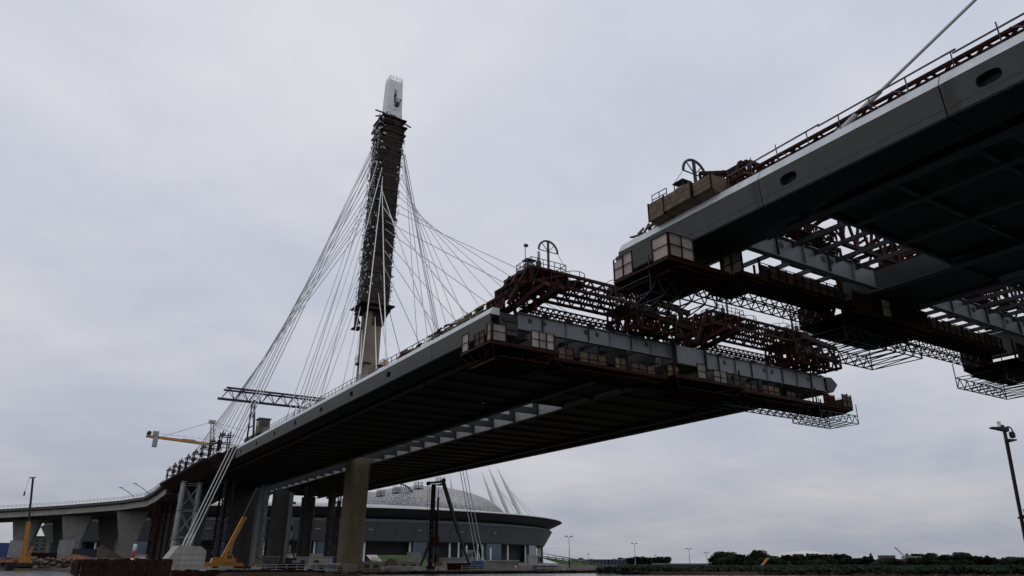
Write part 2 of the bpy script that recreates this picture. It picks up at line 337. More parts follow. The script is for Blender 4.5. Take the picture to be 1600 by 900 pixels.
def deck(label, u_tip, u_end, vn, vf, seg, holes, soffit_from, u_dir, slot_from, first=None, web_from=None):
    """u_tip: free end over the gap, u_end: other end; vn / vf near and far edges"""
    T = thing('bridge_deck', label, 'bridge deck', V((u_tip+u_end)/2, (vn+vf)/2, 22), 'bridge decks')
    lo, hi = min(u_tip, u_end), max(u_tip, u_end)
    mid = 61.6; s0, s1 = mid-3.3, mid+3.3             # open slot along the middle
    us = []; k = 0
    while True:
        a = u_tip + u_dir*(k*seg if not first or k == 0 else first+(k-1)*seg); b = a + u_dir*(first if first and k == 0 else seg)
        if (b-u_end)*u_dir > 0.01: b = u_end
        us.append((min(a, b), max(a, b))); k += 1
        if abs(b-u_end) < .01: break
    # near edge: pale nosing above a grey fascia panel with its access hole, one per deck segment
    for a, b in us:
        c0, c1 = a+.035, b-.035
        MB().prism([V(c0, vn, 23.86), V(c0, vn+.42, 24.62), V(c0, vn+1.2, 24.62), V(c0, vn+1.2, 23.86)], (0, c1-c0, 0)).build('nosing', 'nosing', T)
        h = [x for x in holes if c0 < x < c1]
        if h: plate_with_hole(T, 'fascia', c0, c1, vn+.02, 22.0, 23.845, h[0], 22.95, 0.62, 0.36)
        else: MB().prism([V(c0, vn+.02, 23.845), V(c0, vn+.205, 22.0), V(c0, vn+.3, 22.0), V(c0, vn+.12, 23.845)], (0, c1-c0, 0)).build('fascia_panel', 'fascia', T)
        for uu_ in (c0+(c1-c0)*.33, c0+(c1-c0)*.67):
            bar('weld_seam', 'steel_rib', V(uu_, vn+.02+.042, 23.4), V(uu_, vn+.02+.175, 22.05), .03, .02, T)
        bar('weld_seam', 'steel_rib', V(c0+.05, vn+.02+.137, 22.45), V(c1-.05, vn+.02+.137, 22.45), .02, .03, T)
        box('joint_plate', 'black_steel', V(b, vn+.42, 22.9), (.1, .3, 1.7), T)
        box('edge_flange', 'steel_soffit', V((c0+c1)/2, vn+1.65, 21.96), (2.8, c1-c0, .08), T)
        MB().prism([V(c0, vf, 23.85), V(c0, vf-.85, 24.62), V(c0, vf-1.2, 24.62), V(c0, vf-1.2, 22.0), V(c0, vf, 22.0)], (0, c1-c0, 0)).build('edge_box', 'fascia', T)
    # longitudinal girders
    if web_from is not None: hi = web_from
    L = hi-lo
    for v in (vn+4.6, s0-.2, s1+.2, vf-4.6):
        if web_from is not None: hi = web_from+8 if v in (s0-.2, s1+.2) else web_from
        L = hi-lo
        box('girder_web', 'steel_dark', V((lo+hi)/2, v, 22.95), (.09, L-.4, 1.9), T)
        box('girder_flange', 'steel_rib', V((lo+hi)/2, v, 21.97), (.9, L-.42, .07), T)
    for v in ((vn+1.3, s0-.25), (s1+.25, vf-1.3)):
        a = soffit_from; b = u_end
        box('road_slab', 'asphalt', V((a+b)/2, (v[0]+v[1])/2, 24.47), (v[1]-v[0], abs(b-a), .26), T)
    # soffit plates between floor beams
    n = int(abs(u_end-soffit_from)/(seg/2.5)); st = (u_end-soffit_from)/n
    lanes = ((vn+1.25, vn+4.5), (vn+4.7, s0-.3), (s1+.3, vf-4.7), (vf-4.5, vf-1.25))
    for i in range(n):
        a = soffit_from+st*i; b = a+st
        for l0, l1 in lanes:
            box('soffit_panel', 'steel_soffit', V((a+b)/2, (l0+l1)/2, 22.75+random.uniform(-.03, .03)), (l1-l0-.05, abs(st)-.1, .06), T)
        for l0, l1 in (lanes[1], lanes[2]):
            box('floor_beam', 'steel_rib', V(a, (l0+l1)/2, 22.42), (l1-l0, .26, .1), T)
            box('floor_beam_web', 'steel_dark', V(a, (l0+l1)/2, 22.6), (l1-l0, .06, .26), T)
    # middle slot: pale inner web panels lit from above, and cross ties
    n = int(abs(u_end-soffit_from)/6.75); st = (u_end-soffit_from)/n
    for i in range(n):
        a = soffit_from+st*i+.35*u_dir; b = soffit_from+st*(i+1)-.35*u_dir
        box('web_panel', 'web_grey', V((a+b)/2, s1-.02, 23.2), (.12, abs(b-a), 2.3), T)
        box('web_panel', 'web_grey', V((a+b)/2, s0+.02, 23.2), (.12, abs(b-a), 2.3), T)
        c = soffit_from+st*i
        if (c-slot_from)*u_dir < 0:
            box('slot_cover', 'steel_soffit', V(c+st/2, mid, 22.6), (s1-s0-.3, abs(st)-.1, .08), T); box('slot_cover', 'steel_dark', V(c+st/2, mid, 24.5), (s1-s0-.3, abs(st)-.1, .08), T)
        if abs(c-164) > 4:
            box('cross_tie', 'steel_dark', V(c, mid, 22.7), (s1-s0-.2, .4, 1.0), T)
            box('tie_bracket', 'steel_dark', V(c, s1-.6, 23.4), (.9, .18, 1.2), T)
    return T
E_L = deck('long farther bridge deck carried by the pylon, its unfinished end facing the gap', 60.0, 268.0, 35.3, 90.2, 13.45, [86, 99.5, 113, 127, 140.3, 153.7, 167, 180.6, 194], 67.0, 1, 84.0)
E_R = deck('nearer dark bridge deck reaching in from the upper right of the picture', 41.2, -78.0, 36.4, 90.2, 12.0, [12.6, 24.7, .6], 26.0, -1, -40.0, 14.3, 28.5)

for v in (45.2, 51.0): box('soffit_rib', 'steel_rib', V(-26, v, 22.3), (.55, 103.6, .1), E_R)
for u in (14.0, 2.0): box('soffit_rib', 'steel_rib', V(u, 48.5, 22.33), (18, .5, .1), E_R)
# open framing at the free ends
def holes_on(parent, m, u, vs, z, r, face):
    for v in vs:
        mb = MB(); n = 14
        ring = [V(u+face*.075, v+r*math.cos(i*2*math.pi/n), z+r*math.sin(i*2*math.pi/n)) for i in range(n)]
        mesh_obj('man_hole', ring, [tuple(range(n))], m, parent)
def girder(T, u, v0, v1, z0, z1, m, step, face, holes=()):
    box('end_web', m, V(u, (v0+v1)/2, (z0+z1)/2), (v1-v0, .1, z1-z0), T)
    box('end_flange', m, V(u, (v0+v1)/2, z1+.04), (v1-v0, .55, .07), T); box('end_flange', m, V(u, (v0+v1)/2, z0-.04), (v1-v0, .55, .07), T)
    n = round((v1-v0)/step)
    for i in range(1, n):
        v = v0+(v1-v0)*i/n
        box('stiffener', 'steel_dark' if i % 2 else m, V(u+face*.16, v, (z0+z1)/2), (.05, .2, z1-z0), T)
        box('top_plate', 'black_steel', V(u+face*.1, v+.3, z1+.12), (.9, .9, .06), T)
    holes_on(T, 'black_steel', u, [h[0] for h in holes if not h[1]], (z0+z1)/2+.25, .3, face)
    return n
# far-side deck end facing the viewer
girder(E_L, 60.0, 38.7, 60.3, 22.75, 24.45, 'girder_grey', 3.1, -1, [(40.2, 0), (42.0, 0), (47.6, 0), (49.2, 0), (56.5, 0)])
girder(E_L, 60.0, 65.4, 89.6, 22.3, 24.3, 'girder_grey', 3.1, -1, [(69.6, 0), (77.0, 0), (78.6, 0), (86.0, 0)])
MB().box(V(61.6, 62.85, 23.25), (5.0, 4.6, 2.15)).build('median_box', 'girder_grey', E_L)
for v in (60.36, 65.34): box('box_flange', 'steel_dark', V(59.3, v, 23.25), (.12, .7, 2.5), E_L)
box('box_flange', 'steel_dark', V(60.6, 62.85, 22.1), (5.6, 2.6, .1), E_L)
girder(E_L, 63.8, 38.7, 57.0, 22.2, 24.05, 'girder_grey', 4.2, -1)
girder(E_L, 63.8, 67.5, 88.6, 22.2, 24.05, 'girder_grey', 4.2, -1)
for v in [40.6, 43.6, 46.6, 49.6, 52.6, 55.6, 69, 72, 75, 78, 81, 84, 87]:
    bar('stringer', 'steel_dark', V(60.2, v, 23.1), V(67, v+.2, 23.1), .5, .16, E_L)
box('edge_stub', 'steel_dark', V(60.9, 37.6, 23.1), (2.2, 1.7, 2.3), E_L)
for z in (22.6, 23.5): box('stub_plate', 'black_steel', V(60.0, 37.7, z), (1.6, .14, .3), E_L)
MB().prism([V(59.7, 89.7, 24.3), V(59.7, 91.0, 24.4), V(59.7, 92.2, 23.5), V(59.7, 91.0, 22.3), V(59.7, 89.7, 22.3)], (0, 3.4, 0)).build('edge_fairing', 'steel_dark', E_L)
# near deck end seen from below
girder(E_R, 32.0, 41.2, 57.2, 22.0, 23.7, 'girder_grey', 3.2, -1, [(45.0, 0), (50.2, 0), (51.2, 0)])
girder(E_R, 32.0, 66.0, 85.6, 22.0, 23.7, 'girder_grey', 3.2, -1, [(73.5, 0), (80, 0)])
for v in [43.6, 46.4, 49.2, 52.0, 54.8, 69.6, 71.8, 74.2, 76.6, 79, 81.4, 83.8]:
    bar('stringer', 'steel_dark', V(26, v, 23.4), V(38.6, v, 23.4), .36, .18, E_R)
MB().box(V(30.6, 60.0, 23.2), (2.4, 6.0, 1.5)).build('median_box', 'girder_grey', E_R)
for k in range(5): box('box_stiffener', 'steel_dark', V(28.2+k*1.2, 58.76, 23.2), (.08, .08, 1.4), E_R)
MB().box(V(33.5, 39.2, 22.9), (4.0, 13.5, 1.7)).build('edge_box', 'steel_dark', E_R)
for k in range(4): box('median_soffit', 'steel_soffit', V(27.3+k*2.6, 61.6, 22.2), (6.3, 2.5, .08), E_R); box('median_top', 'steel_soffit', V(27.3+k*2.6, 61.6, 23.95), (6.3, 2.5, .08), E_R)
for v in (56.2, 58.4, 64.8, 67.4):
    bar('hanger_post', 'rust_dark', V(34.6, v, 20.2), V(34.6, v, 24.0), .3, .3, E_R); bar('hanger_post', 'rust_dark', V(37.6, v, 20.2), V(36.2, v, 23.6), .24, .24, E_R)
for z in (21.6, 22.8): bar('hanger_beam', 'rust_dark', V(35.8, 55.6, z), V(35.8, 68.2, z), .3, .5, E_R)
MB().prism([V(41.25, 36.7, 23.8), V(42.6, 37.6, 24.4), V(42.6, 39.0, 23.9), V(41.25, 39.0, 22.1), V(41.25, 36.75, 22.2)], (0.15, 0.5, 0)).build('edge_fairing', 'steel_dark', E_R)

# bare drip stains and hole patches are left to the fascia material
# ------------------------------------------------------------------ pylon
PY_U, PY_V = 164.0, 61.7
py = thing('pylon', 'tall concrete bridge pylon with a white steel head standing through the deck slot', 'pylon', V(PY_U, PY_V, WATER-1))
def pcen(z):                                  # slight lean and bow towards the far edge
    t = max(0, (z-20)/110); return PY_U, 60.9+0.9*min(1, max(0, z)/40)+1.6*t*t+.25*t
def ringpts(z, w, d, ch=.28):
    u, v = pcen(z); a, b = w/2, d/2; c = ch*min(a, b)
    return [V(u+y, v+x, z) for x, y in ((a-c, -b), (a, -b+c), (a, b-c), (a-c, b), (-a+c, b), (-a, b-c), (-a, -b+c), (-a+c, -b))]
def loft(name, m, secs, parent, smooth=False):
    vs = []; n = None
    for z, w, d in secs:
        p = ringpts(z, w, d); n = len(p); vs += p
    fs = [(j*n+i, j*n+(i+1) % n, (j+1)*n+(i+1) % n, (j+1)*n+i) for j in range(len(secs)-1) for i in range(n)]
    fs += [tuple(range(n-1, -1, -1)), tuple(range((len(secs)-1)*n, len(secs)*n))]
    o = mesh_obj(name, vs, fs, m, parent, smooth)
    bm = bmesh.new(); bm.from_mesh(o.data); bmesh.ops.recalc_face_normals(bm, faces=bm.faces); bm.to_mesh(o.data); bm.free()
    return o
for i in range(4):                            # pours below the deck, each a lift of its own
    z0 = WATER-1+i*6.6; loft('column_lift', 'concrete_brown', [(z0+.015, 4.5+.08*i, 4.5), (z0+6.585, 4.55+.08*i, 4.5)], py)
for i in range(9):
    z0 = 23.1+i*4.4; loft('shaft_lift', 'concrete_pylon', [(z0+.015, 4.45-.03*i, 4.4), (z0+4.385, 4.42-.03*i, 4.4)], py)
for i in range(12):
    z0 = 62.7+i*4.5; loft('upper_lift', 'concrete_dark', [(z0+.015, 4.3+.06*i, 4.4), (z0+4.485, 4.36+.06*i, 4.4)], py)
u, v = pcen(121)
# white steel head: two cheeks, a slotted front plate and a back plate
def headpts(z, w, d): return [V(u+sy*d/2, v+.25+sx*w/2, z) for sx, sy in ((-1, -1), (1, -1), (1, 1), (-1, 1))]
hz0, hz1 = 116.2, 128.9
def hw(z): t = (z-hz0)/(hz1-hz0); return 4.75-.75*t
mb = MB()
for sx in (-1, 1):                            # cheeks left and right of the slot
    for a, b in ((hz0, hz1),):
        p = []
        for z in (a, b):
            x0 = v+.25+sx*hw(z)/2; x1 = v+.25+sx*.42
            p.append([V(u-1.7, x0, z), V(u-1.7, x1, z), V(u+1.7, x1, z), V(u+1.7, x0, z)])
        mb.add(p[0]+p[1], [(0, 1, 2, 3), (4, 5, 6, 7), (0, 1, 5, 4), (1, 2, 6, 5), (2, 3, 7, 6), (3, 0, 4, 7)])
hd = mb.build('pylon_head', 'white_paint', py)
bm = bmesh.new(); bm.from_mesh(hd.data); bmesh.ops.recalc_face_normals(bm, faces=bm.faces); bm.to_mesh(hd.data); bm.free()
for z0, z1 in ((hz0, 121.4), (126.0, hz1)): box('head_plate', 'white_paint', V(u, v+.25, (z0+z1)/2), (.84, 3.3, z1-z0), hd)
box('head_recess', 'grey_tube', V(u-.9, v+.25, 125.3), (.82, 1.5, 1.3), hd)
box('head_backplate', 'white_paint', V(u+1.3, v+.25, 124.6), (.83, .1, 2.6), hd)
mbA = MB()                                    # curved lip low on the front face
for i in range(8):
    a, b = -.9+i*.22, -.9+(i+1)*.22
    mbA.bar(V(u-1.74, v+.25+a*2.1, 119.2+a*a*1.1), V(u-1.74, v+.25+b*2.1, 119.2+b*b*1.1), .16, .12)
mbA.build('head_lip', 'white_paint', hd)
railing(hd, 'galvanised', [V(u-1.6, v-1.6, hz1), V(u-1.6, v+2.1, hz1), V(u+1.6, v+2.1, hz1), V(u+1.6, v-1.6, hz1), V(u-1.6, v-1.6, hz1)], 1.3, .07, 1.0)
for q in (-.6, 1.0): bar('lightning_rod', 'black_steel', V(u, v+q, hz1), V(u, v+q, hz1+1.9), .06, .06, hd)
wb = thing('work_cradle', 'small black cradle hanging on the front of the white pylon head', 'cradle', V(u-2.1, v+.9, 120.4))
box('cage', 'black_steel', V(u-2.2, v+.75, 120.9), (1.1, .7, 1.0), wb)
for a in (-.5, .5): bar('arm', 'black_steel', V(u-2.2, v+.75+a, 121.2), V(u-2.0, v+1.4+a*1.1, 123.2), .14, .14, wb)
for q in (.3, .62): bar('rung', 'black_steel', V(u-2.2, v+.3+q*1.2, 121.4+q*2), V(u-2.1, v+1.35+q*1.2, 121.4+q*2), .1, .1, wb)

# scaffold and debris netting round the upper shaft: one band of netting per lift
sc = thing('pylon_scaffold', 'dark netted climbing scaffold wrapped around the upper pylon, torn white netting along its edges', 'scaffold', V(PY_U, PY_V, 60))
TIERS = 13
def tier_w(z): t = (z-60)/58; return 7.0-.35*math.sin(min(1, t)*math.pi)+.2*t
zt = 60.6
for i in range(TIERS):
    z0, z1 = zt+i*4.05, zt+(i+1)*4.05
    n = 28; vs = []; 
    for j, z in enumerate((z0+.12, (z0+z1)/2, z1-.12)):
        uu, vv = pcen(z)
        for k in range(n):
            a = 2*math.pi*k/n; c, s = math.cos(a), math.sin(a)
            rr = tier_w(z)/2*(1/max(abs(c)**4+abs(s)**4, .3)**.25)*(1+.018*noise.noise(Vector((k*1.7, i*3.1, j*2.3)))*2)
            vs.append(V(uu+s*rr, vv+c*rr, z))
    fs = [(j*n+k, j*n+(k+1) % n, (j+1)*n+(k+1) % n, (j+1)*n+k) for j in range(2) for k in range(n)]
    mesh_obj('netting_band', vs, fs, 'net_brown' if i < 3 else 'net_dark', sc)
    uu, vv = pcen(z0); ww = tier_w(z0)/2
    mb = MB()
    for s in (-1, 1):
        mb.box(V(uu+s*(ww-.02), vv, z0), (2*ww-.6, .25, .12)); mb.box(V(uu, vv+s*(ww-.02), z0), (.25, 2*ww-.6, .12))
    mb.build('walkway', 'net_brown' if i % 3 else 'rail_brown', sc)
    # poles and ledgers standing just outside the nets
    for cx, cy in ((-.86, -.86), (.86, -.86), (.86, .86), (-.86, .86), (0, -1.0), (-1.0, 0)):
        bar('pole', 'black_steel', V(uu+cy*ww*1.02, vv+cx*ww*1.02, z0), V(pcen(z1)[0]+cy*tier_w(z1)/2*1.02, pcen(z1)[1]+cx*tier_w(z1)/2*1.02, z1), .13, .13, sc)
for i in range(26):                            # ledger tubes across the front of the nets
    z = zt+1.05+i*2.1; uu, vv = pcen(z); ww = tier_w(z)/2+.1
    bar('ledger', 'rail_brown' if i % 2 else 'black_steel', V(uu-ww, vv-ww*.9, z+random.uniform(-.1, .1)), V(uu-ww, vv+ww*.9, z+random.uniform(-.1, .1)), .09, .09, sc)
    bar('ledger', 'black_steel', V(uu-ww*.9, vv-ww, z), V(uu+ww*.9, vv-ww, z), .09, .09, sc)
mb = MB()                                      # scraps of white netting
for i in range(1100):
    z = random.uniform(60.8, 108) if random.random() < .85 else random.uniform(108, 114); uu, vv = pcen(z); ww = tier_w(z)/2+.12
    side = random.random()
    if side < .56: p = V(uu+random.uniform(-.9, .9)*ww, vv-ww-random.uniform(0, .25), z); ax = Vector((0, 1, 0))
    elif side < .93: p = V(uu+random.uniform(-.9, .9)*ww, vv+ww+random.uniform(0, .25), z); ax = Vector((0, 1, 0))
    else: p = V(uu-ww-random.uniform(0, .1), vv+random.choice((-1, -1, 1))*random.uniform(.6, .97)*ww, z); ax = Vector((1, 0, 0))
    a = random.uniform(.08, .34); b = random.uniform(.12, .6)
    j = lambda: Vector((random.uniform(-.2, .2), random.uniform(-.2, .2), random.uniform(-.25, .25)))
    mb.add([p-ax*a+j(), p+ax*a+j(), p+ax*a*.6+Vector((0, 0, b))+j(), p-ax*a*.7+Vector((0, 0, b))+j()], [(0, 1, 2, 3)])
o = mb.build('net_scraps', 'net_white', sc); o['kind'] = 'stuff'
# bottom deck of the scaffold, timber brackets under it, loose boards
for i, (z, w_) in enumerate(((60.2, 8.6), (58.9, 7.0))):
    uu, vv = pcen(z); box('bottom_platform', 'rust_dark' if i else 'net_brown', V(uu, vv, z), (w_, w_, .3), sc)
uu, vv = pcen(57)
for k in range(6): box('shutter_board', 'net_dark', V(uu-2.5, vv+.8+random.uniform(-.2, .2), 55.4+k*.62), (2.8, .4, .34), sc)
box('shutter_board', 'net_dark', V(uu+.2, vv+2.5, 57.2), (.5, 3.4, 3.2), sc)
for s in (-1, 1):
    for q in (-.5, .5): bar('bracket', 'rust_dark', V(uu+q*4, vv+s*2.2, 56.2), V(uu+q*4, vv+s*4.1, 60.1), .3, .3, sc)
# crown of the scaffold under the white head
for z, w_, h_ in ((110.6, 7.4, .3), (113.0, 7.7, .35), (115.4, 7.2, .3)):
    uu, vv = pcen(z); box('crown_ring', 'rust_dark', V(uu, vv, z), (w_, w_, h_), sc)
    for q in range(10):
        a = random.uniform(0, 2*math.pi); r_ = w_/2*random.uniform(.95, 1.12)
        bar('crown_post', 'black_steel', V(uu+r_*math.sin(a), vv+r_*math.cos(a), z-1.2), V(uu+r_*math.sin(a), vv+r_*math.cos(a), z+1.5), .14, .14, sc)
uu, vv = pcen(114.5)
MB().lathe(V(uu, vv, 112.6), [(3.4, 0), (3.6, 1.6), (3.0, 3.2), (2.4, 4.3)], 14).build('crown_cover', 'net_dark', sc)
bar('cantilever_beam', 'black_steel', V(uu-1, vv-4.9, 117.6), V(uu-1, vv-1.5, 117.5), .3, .3, sc)
bar('cantilever_beam', 'black_steel', V(uu-1, vv+1.5, 117.0), V(uu-1, vv+6.0, 115.6), .3, .3, sc)
bar('cantilever_beam', 'black_steel', V(uu-3, vv-5.4, 114.2), V(uu-3, vv-2, 115.8), .3, .3, sc)
# lower ring platforms on the bare shaft
rp = thing('shaft_platform', 'small black ring platform with handrail clamped round the bare concrete shaft', 'platform', V(PY_U, pcen(45)[1], 45))
uu, vv = pcen(45)
for s in (-1, 1):
    box('platform_floor', 'black_steel', V(uu-1.0, vv+s*2.7, 45.2), (1.1, 3.2, .3), rp)
    railing(rp, 'black_steel', [V(uu-2.5, vv+s*3.2, 45.4), V(uu+.5, vv+s*3.2, 45.4)], 1.6, .09, .8)
box('clamp', 'black_steel', V(uu-2.4, vv-1.2, 45.3), (2.2, .3, .3), rp)
rp = thing('hanging_platform', 'ragged dark platform hanging left of the shaft just under the scaffold', 'platform', V(PY_U, pcen(54)[1]-3.6, 54))
uu, vv = pcen(54)
box('platform_floor', 'net_dark', V(uu, vv-3.7, 54.2), (2.0, 3, .3), rp)
for k in (-1, 1): bar('hanger', 'black_steel', V(uu+k, vv-3.4, 54.2), V(uu+k, vv-4.2, 60), .16, .16, rp)
box('net_sheet', 'net_dark', V(uu, vv-3.9, 56.2), (.2, 2.6, 3.0), rp)

# ------------------------------------------------------------------ stay cables
CABLES = [
    ('side_near', (166.0, 59.55, 108.0), (178, 34.6, 24.7)),
    ('side_near', (166.0, 59.22, 104.82), (186, 34.6, 24.7)),
    ('side_near', (166.0, 59.08, 101.75), (195, 34.6, 24.7)),
    ('side_near', (166.0, 59.13, 98.58), (203, 34.6, 24.7)),
    ('side_near', (166.0, 58.98, 95.77), (212, 34.6, 24.7)),
    ('side_near', (166.0, 58.85, 92.61), (220, 34.6, 24.7)),
    ('side_near', (166.0, 58.7, 89.86), (228, 34.6, 24.7)),
    ('side_near', (166.0, 58.53, 87.34), (236, 34.6, 24.7)),
    ('side_near', (166.0, 58.18, 84.97), (245, 34.6, 24.7)),
    ('side_near', (166.0, 58.05, 82.13), (253, 34.6, 24.7)),
    ('main_rear', (167.0, 59.39, 95.57), (135.7, 36.0, 24.7)),
    ('main_rear', (167.0, 59.94, 93.18), (131.1, 36.0, 24.7)),
    ('main_rear', (167.0, 59.55, 86.32), (125.5, 36.0, 24.7)),
    ('main_near', (160.0, 58.98, 99.89), (127.7, 36.0, 24.7)),
    ('main_near', (160.0, 60.36, 98.37), (116.2, 36.0, 24.7)),
    ('main_near', (160.0, 60.72, 95.77), (98.2, 36.0, 24.7)),
    ('main_near', (160.0, 60.69, 93.45), (88.4, 36.0, 24.7)),
    ('main_near', (160.0, 61.03, 91.26), (73.8, 36.0, 24.7)),
    ('main_near', (160.0, 61.12, 87.32), (65.1, 36.0, 24.7)),
    ('main_cross', (160.0, 62.66, 83.09), (76, 88.5, 24.7)),
    ('main_cross', (160.0, 62.45, 80.83), (95, 88.5, 24.7)),
    ('main_cross', (160.0, 62.65, 77.96), (122, 88.5, 24.7)),
    ('main_cross', (160.0, 62.69, 74.73), (137, 88.5, 24.7)),
    ('main_cross', (160.0, 62.22, 71.42), (158, 88.5, 24.7)),
    ('main_cross', (160.0, 61.94, 67.85), (182, 88.5, 24.7)),
    ('main_low', (161.0, 62.15, 63.55), (87.7, 36.0, 24.7)),
    ('main_low', (161.0, 61.76, 57.04), (91.8, 36.0, 24.7)),
    ('main_low', (161.0, 56.79, 69.15), (124.4, 36.0, 24.7)),
    ('main_low', (161.0, 56.71, 66.03), (122.2, 36.0, 24.7)),
    ('main_low', (161.0, 56.59, 63.28), (119.0, 36.0, 24.7)),
    ('main_low', (161.0, 56.84, 60.3), (114.8, 36.0, 24.7)),
    ('main_low', (161.0, 57.78, 58.81), (105.6, 36.0, 24.7)),
    ('main_low', (161.0, 58.37, 55.6), (101.5, 36.0, 24.7)),
    ('main_low', (161.0, 58.72, 53.2), (98.5, 36.0, 24.7)),
    ('main_far', (164.0, 68.17, 106.71), (184, 88.5, 24.7)),
    ('main_far', (164.0, 68.06, 105.23), (173, 88.5, 24.7)),
    ('main_far', (164.0, 67.95, 103.77), (162, 88.5, 24.7)),
    ('main_far', (164.0, 67.85, 102.31), (153, 88.5, 24.7)),
    ('main_far', (164.0, 67.75, 100.65), (144, 88.5, 24.7)),
    ('main_far', (164.0, 67.62, 99.61), (135, 88.5, 24.7)),
    ('main_far', (164.0, 67.35, 97.72), (120, 88.5, 24.7)),
    ('main_far', (164.0, 67.31, 95.32), (106, 88.5, 24.7)),
    ('main_far', (164.0, 67.43, 93.38), (94, 88.5, 24.7)),
    ('main_far', (164.0, 67.19, 90.97), (80, 88.5, 24.7)),
    ('main_far', (164.0, 66.77, 88.72), (67, 88.5, 24.7)),
    ('back_near', (164.0, 59.66, 108.2), (136.5, 21.6, 2.6)),
    ('back_near', (164.0, 60.11, 107.12), (137.8, 22.35, 2.6)),
    ('back_near', (164.0, 60.56, 106.05), (139.1, 23.1, 2.6)),
    ('back_far', (164.0, 66.55, 111.9), (168.0, 95.9, 0.2)),
    ('back_far', (164.0, 67.23, 109.51), (169.5, 97.8, 0.2)),
    ('back_far', (164.0, 68.3, 107.2), (171.0, 99.8, 0.2)),
]
WHERE = {
 'side_near': '{} stay cable from the bottom in the left fan towards the viaduct',
 'main_rear': '{} faint thin stay cable behind the pylon left edge, landing beyond the lattice gantry',
 'main_near': '{} bright stay cable from the top, leaving the pylon front for the near deck edge',
 'main_cross': '{} flat stay cable from the top, crossing right from the middle of the pylon front',
 'main_low': '{} low stay cable leaving the pylon around the scaffold bottom for the near railing',
 'main_far': '{} stay cable from the top on the right edge of the pylon',
 'back_near': '{} backstay from the left dropping past the near deck edge to the block',
 'back_far': '{} thick pale backstay from the left beyond the deck, ending at the far concrete block'}
cnt = {}
tot = {k: sum(1 for c in CABLES if c[0] == k) for k in WHERE}
for kind, a, b in CABLES:
    i = cnt.get(kind, 0); cnt[kind] = i+1
    A, B = V(*a), V(*b); d = (B-A).normalized()
    j = tot[kind]-1-i if kind == 'side_near' else i
    t = thing('stay_cable', WHERE[kind].format(ORD[j]), 'cable', B, 'backstays to the ground' if kind.startswith('back') else 'stay cables of the pylon')
    dia = {'back_near': .21, 'back_far': .2, 'main_near': .2, 'main_cross': .18, 'main_low': .18}.get(kind, .16)
    # built in short lengths with a slight sag
    N = 8; L = (B-A).length; sag = .0035*L
    pts = [A.lerp(B, k/N)-Vector((0, 0, sag*4*(k/N)*(1-k/N))) for k in range(N+1)]
    mb = MB()
    n = 7
    q = d.to_track_quat('Z', 'Y').to_matrix()
    vs = [p + q @ Vector((math.cos(m_*2*math.pi/n)*dia/2, math.sin(m_*2*math.pi/n)*dia/2, 0)) for p in pts for m_ in range(n)]
    mb.add(vs, [(k*n+m_, k*n+(m_+1) % n, (k+1)*n+(m_+1) % n, (k+1)*n+m_) for k in range(N) for m_ in range(n)])
    mb.build('sheath', 'cable_sheath', t, True)
    tube('anchor_tube', 'cable_sheath' if kind.startswith('back') else 'grey_tube', B-d*(2.2 if kind.startswith('back') else 1.6), B-d*.1, dia*1.4, t)
t = thing('stay_cable', 'single thick pale stay cable rising from the nearer deck edge at the top right', 'cable', V(20.6, 37.4, 25.3), 'stay cables of the nearer deck')
A, B = V(20.9, 37.6, 25.25), V(-56, 62, 76.3)
tube('sheath', 'cable_sheath', A, B, .2, t); d = (B-A).normalized(); tube('anchor_tube', 'cable_sheath', A-d*1.2, A+d*2.6, .32, t)
# the nearer deck's own pylon stands outside the picture, on its own column
p2 = thing('pylon', 'concrete pylon of the nearer deck, outside the picture to the right', 'pylon', V(-56, 62, WATER-1))
MB().box(V(-56, 62, 55), (5.3, 5.3, 116)).build('shaft', 'concrete_pylon', p2)

